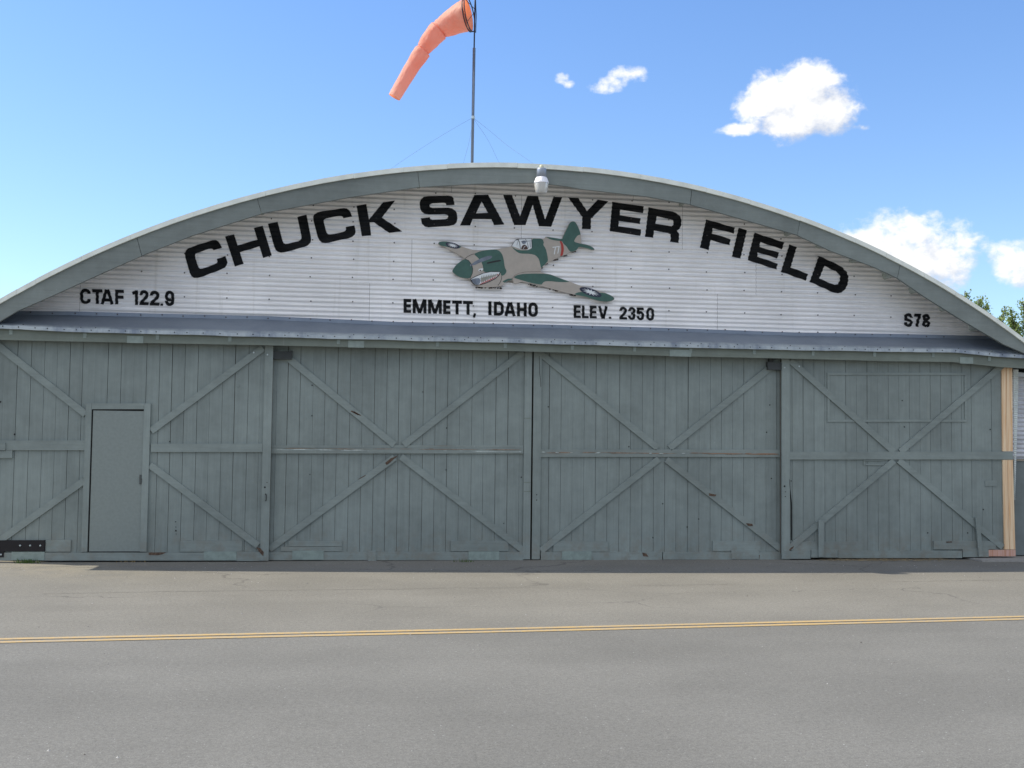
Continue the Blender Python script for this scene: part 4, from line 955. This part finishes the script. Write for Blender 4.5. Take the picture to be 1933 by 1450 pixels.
# centre line: (px, py, radius px, depth)
cen = [(884, 28.5, 31, -.02), (872, 33, 28, 0), (856, 41, 24.5, .03), (842, 48, 21.2, .06), (832, 54.0, 18.6, .08), (829, 56.6, 17.6, .085), (826, 60, 19.6, .09), (818, 69, 18.6, .10), (808, 81, 16.8, .12), (801.5, 90.5, 14.4, .13), (799.3, 94, 13.8, .135), (797, 98, 16.2, .14), (788, 111, 15.2, .15), (776, 130, 14.0, .17), (762, 153, 12.9, .19), (751, 172, 12.3, .20), (744.5, 183.5, 12.0, .21)]
pts_ = []; 
for i in range(len(cen)-1):
    for k in range(6):
        f = k/6; g = [cen[i][j]*(1-f)+cen[i+1][j]*f for j in range(4)]; pts_.append(g)
pts_.append(list(cen[-1]))
C3 = [SP(g[0], g[1], g[3]) for g in pts_]; kk = (SP(900, 27).x-SP(899, 27).x); seg = 48
mb = MB(); b0 = 0
# smooth tangents
tg = []
for i in range(len(C3)):
    a = C3[max(i-4, 0)]; b = C3[min(i+4, len(C3)-1)]; tg.append((b-a).normalized())
tg[0] = tang0; tg[1] = (tang0*2+tg[1]).normalized(); tg[2] = (tang0+tg[2]).normalized()
for i, c in enumerate(C3):
    z_ = Vector((.35, 0, 1)).normalized(); t_ = tg[i]; e2 = (z_-t_*z_.dot(t_)).normalized(); e1 = t_.cross(e2)
    for k in range(seg):
        a = 2*PI*k/seg; r = pts_[i][2]*kk
        w = .045*noise.noise(Vector((math.cos(a)*1.6, math.sin(a)*1.6, i*.16)))+.045*noise.noise(Vector((math.cos(a)*4, math.sin(a)*4, i*.35)))
        for ic in (30, 60): w += -.13*math.exp(-((i-ic+3.0*math.sin(a))/1.2)**2)*(1-.5*math.sin(a))+.05*math.exp(-((i-ic-3+2.0*math.sin(a))/2.0)**2)
        mb.v.append(tuple(c+(e1*math.cos(a)*.92+e2*math.sin(a))*r*(1+w)))
for i in range(len(C3)-1):
    for k in range(seg):
        k2 = (k+1) % seg; mb.f.append([i*seg+k, i*seg+k2, (i+1)*seg+k2, (i+1)*seg+k]); mb.mi.append(0); mb.tint.append(.5)
m = bpy.data.materials.new('faded_orange_nylon'); m.use_nodes = True; t = NT(m.node_tree); b = t.n['Principled BSDF']; outn = t.n['Material Output']
co_ = t.new('ShaderNodeTexCoord').outputs['Object']
geo = t.new('ShaderNodeNewGeometry').outputs['Backfacing']
oc = t.mix(t.ramp(t.noise(co_, 5, 4), .3, .7), (.88, .42, .30), (.86, .52, .40))
sz = t.xyz(co_)[2]
oc = t.mix(t.ramp(sz, 1.9, .75), oc, (.90, .57, .47))
seam = t.m('MULTIPLY', t.ramp(t.noise(t.vm('MULTIPLY', co_, (3, 3, 9)), 2.2, 4, .6), .60, .70), .25)
oc = t.mix(seam, oc, (.70, .25, .16))
t.l.new(oc, b.inputs['Base Color']); b.inputs['Roughness'].default_value = .6
tr = t.new('ShaderNodeBsdfTranslucent'); tr.inputs[0].default_value = (.92, .25, .09, 1)
mx = t.new('ShaderNodeMixShader'); mx.inputs[0].default_value = .42
t.l.new(b.outputs[0], mx.inputs[1]); t.l.new(tr.outputs[0], mx.inputs[2]); t.l.new(mx.outputs[0], outn.inputs[0])
bump(t, b, t.noise(t.vm('MULTIPLY', co_, (1.0, 1.0, .45)), 16, 5, .65, 1.2), .6, .02)
mb.build('fabric_sleeve', m, sock, True)

# ================================================================== TREES beyond the right of the roof
def leaf_mat(name, c1, c2):
    m = bpy.data.materials.new(name); m.use_nodes = True; t = NT(m.node_tree); b = t.n['Principled BSDF']; on = t.n['Material Output']
    at = t.new('ShaderNodeAttribute', attribute_name='tint').outputs['Fac']
    c = t.mix(at, c1, c2); t.l.new(c, b.inputs['Base Color']); b.inputs['Roughness'].default_value = .5
    tr = t.new('ShaderNodeBsdfTranslucent'); t.l.new(t.mix(1.0, c, (1.0, 1.1, .5), 'MULTIPLY'), tr.inputs[0])
    mx = t.new('ShaderNodeMixShader'); mx.inputs[0].default_value = .4
    t.l.new(b.outputs[0], mx.inputs[1]); t.l.new(tr.outputs[0], mx.inputs[2]); t.l.new(mx.outputs[0], on.inputs[0]); return m
LM = leaf_mat('leaf', (.09, .135, .045), (.40, .48, .19)); BM = plain('bark', (.10, .075, .055), .9, 0, .25, 20)
def tree(x, y, tips, label, seed, zlow=2.5, leaf=.085, dens=1.0):
    rnd = random.Random(seed)
    root = empty('tree', (x, y, 0), label, 'tree', 'trees behind the right end of the hangar')
    tb, cb = MB(), MB(); top = max(t[2] for t in tips)
    tb.tube([(x, y, -.1), (x+.05, y, top*.25), (x-.05, y+.05, top*.5)], [.20, .15, .10], 10)
    for (tx_, ty_, tz_, sp_) in tips:
        base = Vector((x, y, top*rnd.uniform(.25, .48))); tip = Vector((tx_, ty_, tz_)); mid = base.lerp(tip, .5)+Vector((0, 0, -.1))
        tb.tube([base, mid, tip], [.06, .035, .010], 6)
        L_ = (tip-mid).length
        n_ = int(26*dens)
        for q in range(n_):      # side twigs, each with a spray of leaves
            f = q/n_; p = mid.lerp(tip, f); tw = sp_*(1.05-f*.85)*rnd.uniform(.5, 1.1)
            a = rnd.uniform(0, 2*PI); d = Vector((math.cos(a), math.sin(a), rnd.uniform(.1, .9))).normalized()*tw
            e = p+d; 
            if e.z < zlow: continue
            tb.tube([p, e], [.012, .004], 4, False)
            for j in range(int(20*dens)):
                g = rnd.random()**.6; c = p.lerp(e, g)+Vector((rnd.gauss(0, .07), rnd.gauss(0, .07), rnd.gauss(0, .06)))
                s_ = leaf*rnd.uniform(.6, 1.25); u = Vector((rnd.gauss(0, 1), rnd.gauss(0, 1), rnd.gauss(0, 1))).normalized(); v = u.orthogonal().normalized()
                v = (v+u.cross(v)*rnd.uniform(-1, 1)).normalized()
                cb.tn = min(1, max(0, rnd.gauss(.5, .28)))
                cb.poly([c-u*s_*.6, c+v*s_*.36, c+u*s_*.6, c-v*s_*.36])
    tb.build('trunk', BM, root, True); cb.build('crown', LM, root)
def tips_px(lst, Y, fill, seed, x0, x1, zt):
    rnd = random.Random(seed); out = []
    for px, py, sp_ in lst:
        w = P(px, py, Y); out.append((w.x, Y+rnd.uniform(-.6, .6), w.z, sp_))
    for k in range(fill):
        out.append((rnd.uniform(x0, x1), Y+rnd.uniform(-1.6, 1.6), zt*rnd.uniform(.55, .92), rnd.uniform(.45, .7)))
    return out
a = P(1840, 600, 19); b = P(1960, 600, 20)
tree(a.x, 19, tips_px([(1811, 554, .55), (1822, 568, .45), (1842, 566, .50), (1858, 560, .50), (1866, 574, .50), (1880, 584, .30)], 19, 8, 3, a.x-1.2, a.x+1.1, 6.3), 'small leafy tree with airy sprigs showing just above the roof slope', 5, 3.2, .085, 1.15)
tree(b.x, 20, tips_px([(1897, 586, .40), (1915, 571, .38), (1932, 579, .45), (1950, 570, .5), (1975, 575, .5), (1905, 600, .5), (1925, 596, .5)], 20, 14, 4, b.x-1.3, b.x+1.8, 6.2), 'fuller green tree at the right edge beside the airy one', 9, 3.0, .085, 1.25)

# long shrinkage crack along the pavement and a curved tyre scuff
def ground_strip(pts_, w, name, mat, label, seed):
    rnd_ = random.Random(seed); mb_ = MB(); V = []
    for (a_, b_) in zip(pts_, pts_[1:]):
        for k in range(40):
            f = k/40; V.append((a_[0]+(b_[0]-a_[0])*f+rnd_.gauss(0, .006), a_[1]+(b_[1]-a_[1])*f+.03*noise.noise(Vector((len(V)*.12, seed, 0)))+rnd_.gauss(0, .004)))
    for k in range(len(V)-1):
        if noise.noise(Vector((k*.07, seed*3.1, 1))) < -.22: continue
        wa = w*rnd_.uniform(.35, 1.2); wb = w*rnd_.uniform(.35, 1.2)
        mb_.poly([(V[k][0], V[k][1]-wa, .0035), (V[k+1][0], V[k+1][1]-wb, .0035), (V[k+1][0], V[k+1][1]+wb, .0035), (V[k][0], V[k][1]+wa, .0035)])
    tag(mb_.build(name, mat), label, None, None, 'structure')
M_crack = plain('crack_tar', (.085, .080, .070), .95)
gp = lambda x, y: (G(x, y).x, G(x, y).y)
ground_strip([gp(-60, 1124), gp(330, 1117), gp(700, 1113), gp(966, 1110), gp(1400, 1103), gp(1990, 1094)], .005, 'pavement_crack', M_crack, 'long thin crack along the pavement between hangar and yellow line', 3)
ground_strip([gp(-40, 1072), gp(120, 1070), gp(250, 1074), gp(420, 1082)], .006, 'pavement_crack', M_crack, 'short thin crack in the pavement near the left door', 5)
# ================================================================== weeds, litter, grit at the door foot
def tuft(px, py, n_, h, name, label, col_):
    c = G(px, py); mb = MB(); rnd = random.Random(int(px))
    for k in range(n_):
        x = c.x+rnd.gauss(0, .07); y = c.y+rnd.gauss(0, .025); hh = h*rnd.uniform(.4, 1.1); a = rnd.uniform(0, 2*PI); dx_, dy_ = math.cos(a)*hh*.5, math.sin(a)*hh*.5
        mb.tn = rnd.random(); mb.poly([(x-.004, y, 0), (x+.004, y, 0), (x+dx_*.5+.003, y+dy_*.5, hh*.6), (x+dx_, y+dy_, hh)])
    return tag(mb.build(name, col_, origin=(c.x, c.y, 0)), label, 'weed')
LG = leaf_mat('weed_leaf', (.05, .10, .02), (.12, .20, .05))
tuft(53, 1063, 90, .055, 'weed_tuft', 'small green weed tuft at the foot of the leftmost door by the dark steel plate', LG)
tuft(877, 1061, 26, .045, 'weed_tuft', 'tiny green weed at the foot of the second door leaf', LG)
tuft(245, 1061, 22, .03, 'dry_weed', 'tiny dry tan weed below the walk door', plain('dry_leaf', (.32, .22, .09), .8))
mb = MB(); rnd = random.Random(8)
for k in range(900):
    f = rnd.random(); px = 1545+rnd.triangular(0, 300, 130); c = G(px, 1061.5); x = c.x; y = rnd.triangular(-.55, -.22, -.30); a = rnd.uniform(-.5, .5)+(PI if rnd.random() < .5 else 0); l_ = rnd.uniform(.01, .045); z = rnd.uniform(.003, .022)
    mb.tn = rnd.random(); dx_, dy_ = math.cos(a)*l_, math.sin(a)*l_
    mb.poly([(x, y-.0022, z), (x+dx_, y+dy_-.0022, z*.6+.002), (x+dx_, y+dy_+.0022, z*.6+.004), (x, y+.0022, z+.002)])
m, t, b = base_mat('straw', .8); t.l.new(t.mix(t.new('ShaderNodeAttribute', attribute_name='tint').outputs['Fac'], (.09, .06, .035), (.34, .27, .15)), b.inputs['Base Color'])
tag(mb.build('straw_litter', m), 'thin scatter of dry straw along the foot of the rightmost door', 'litter', None, 'stuff')
mb = MB()
for k in range(420):
    x = rnd.uniform(-5, 10); y = -.3-abs(rnd.gauss(0, .9)) if k < 260 else rnd.uniform(-10, -.5); r = rnd.uniform(.003, .010); mb.tn = rnd.random()
    p = [(x+r*rnd.uniform(.6, 1.2)*math.cos(2*PI*j/6), y+r*rnd.uniform(.6, 1.2)*math.sin(2*PI*j/6)) for j in range(6)]
    for j in range(6): mb.poly([(*p[j], .0), (*p[(j+1) % 6], .0), (x, y, r*.9)])
m, t, b = base_mat('grit', .85); t.l.new(t.mix(t.new('ShaderNodeAttribute', attribute_name='tint').outputs['Fac'], (.08, .07, .06), (.45, .44, .42)), b.inputs['Base Color'])
tag(mb.build('loose_grit', m), 'scattered loose stones and grit on the pavement', 'grit', None, 'stuff')
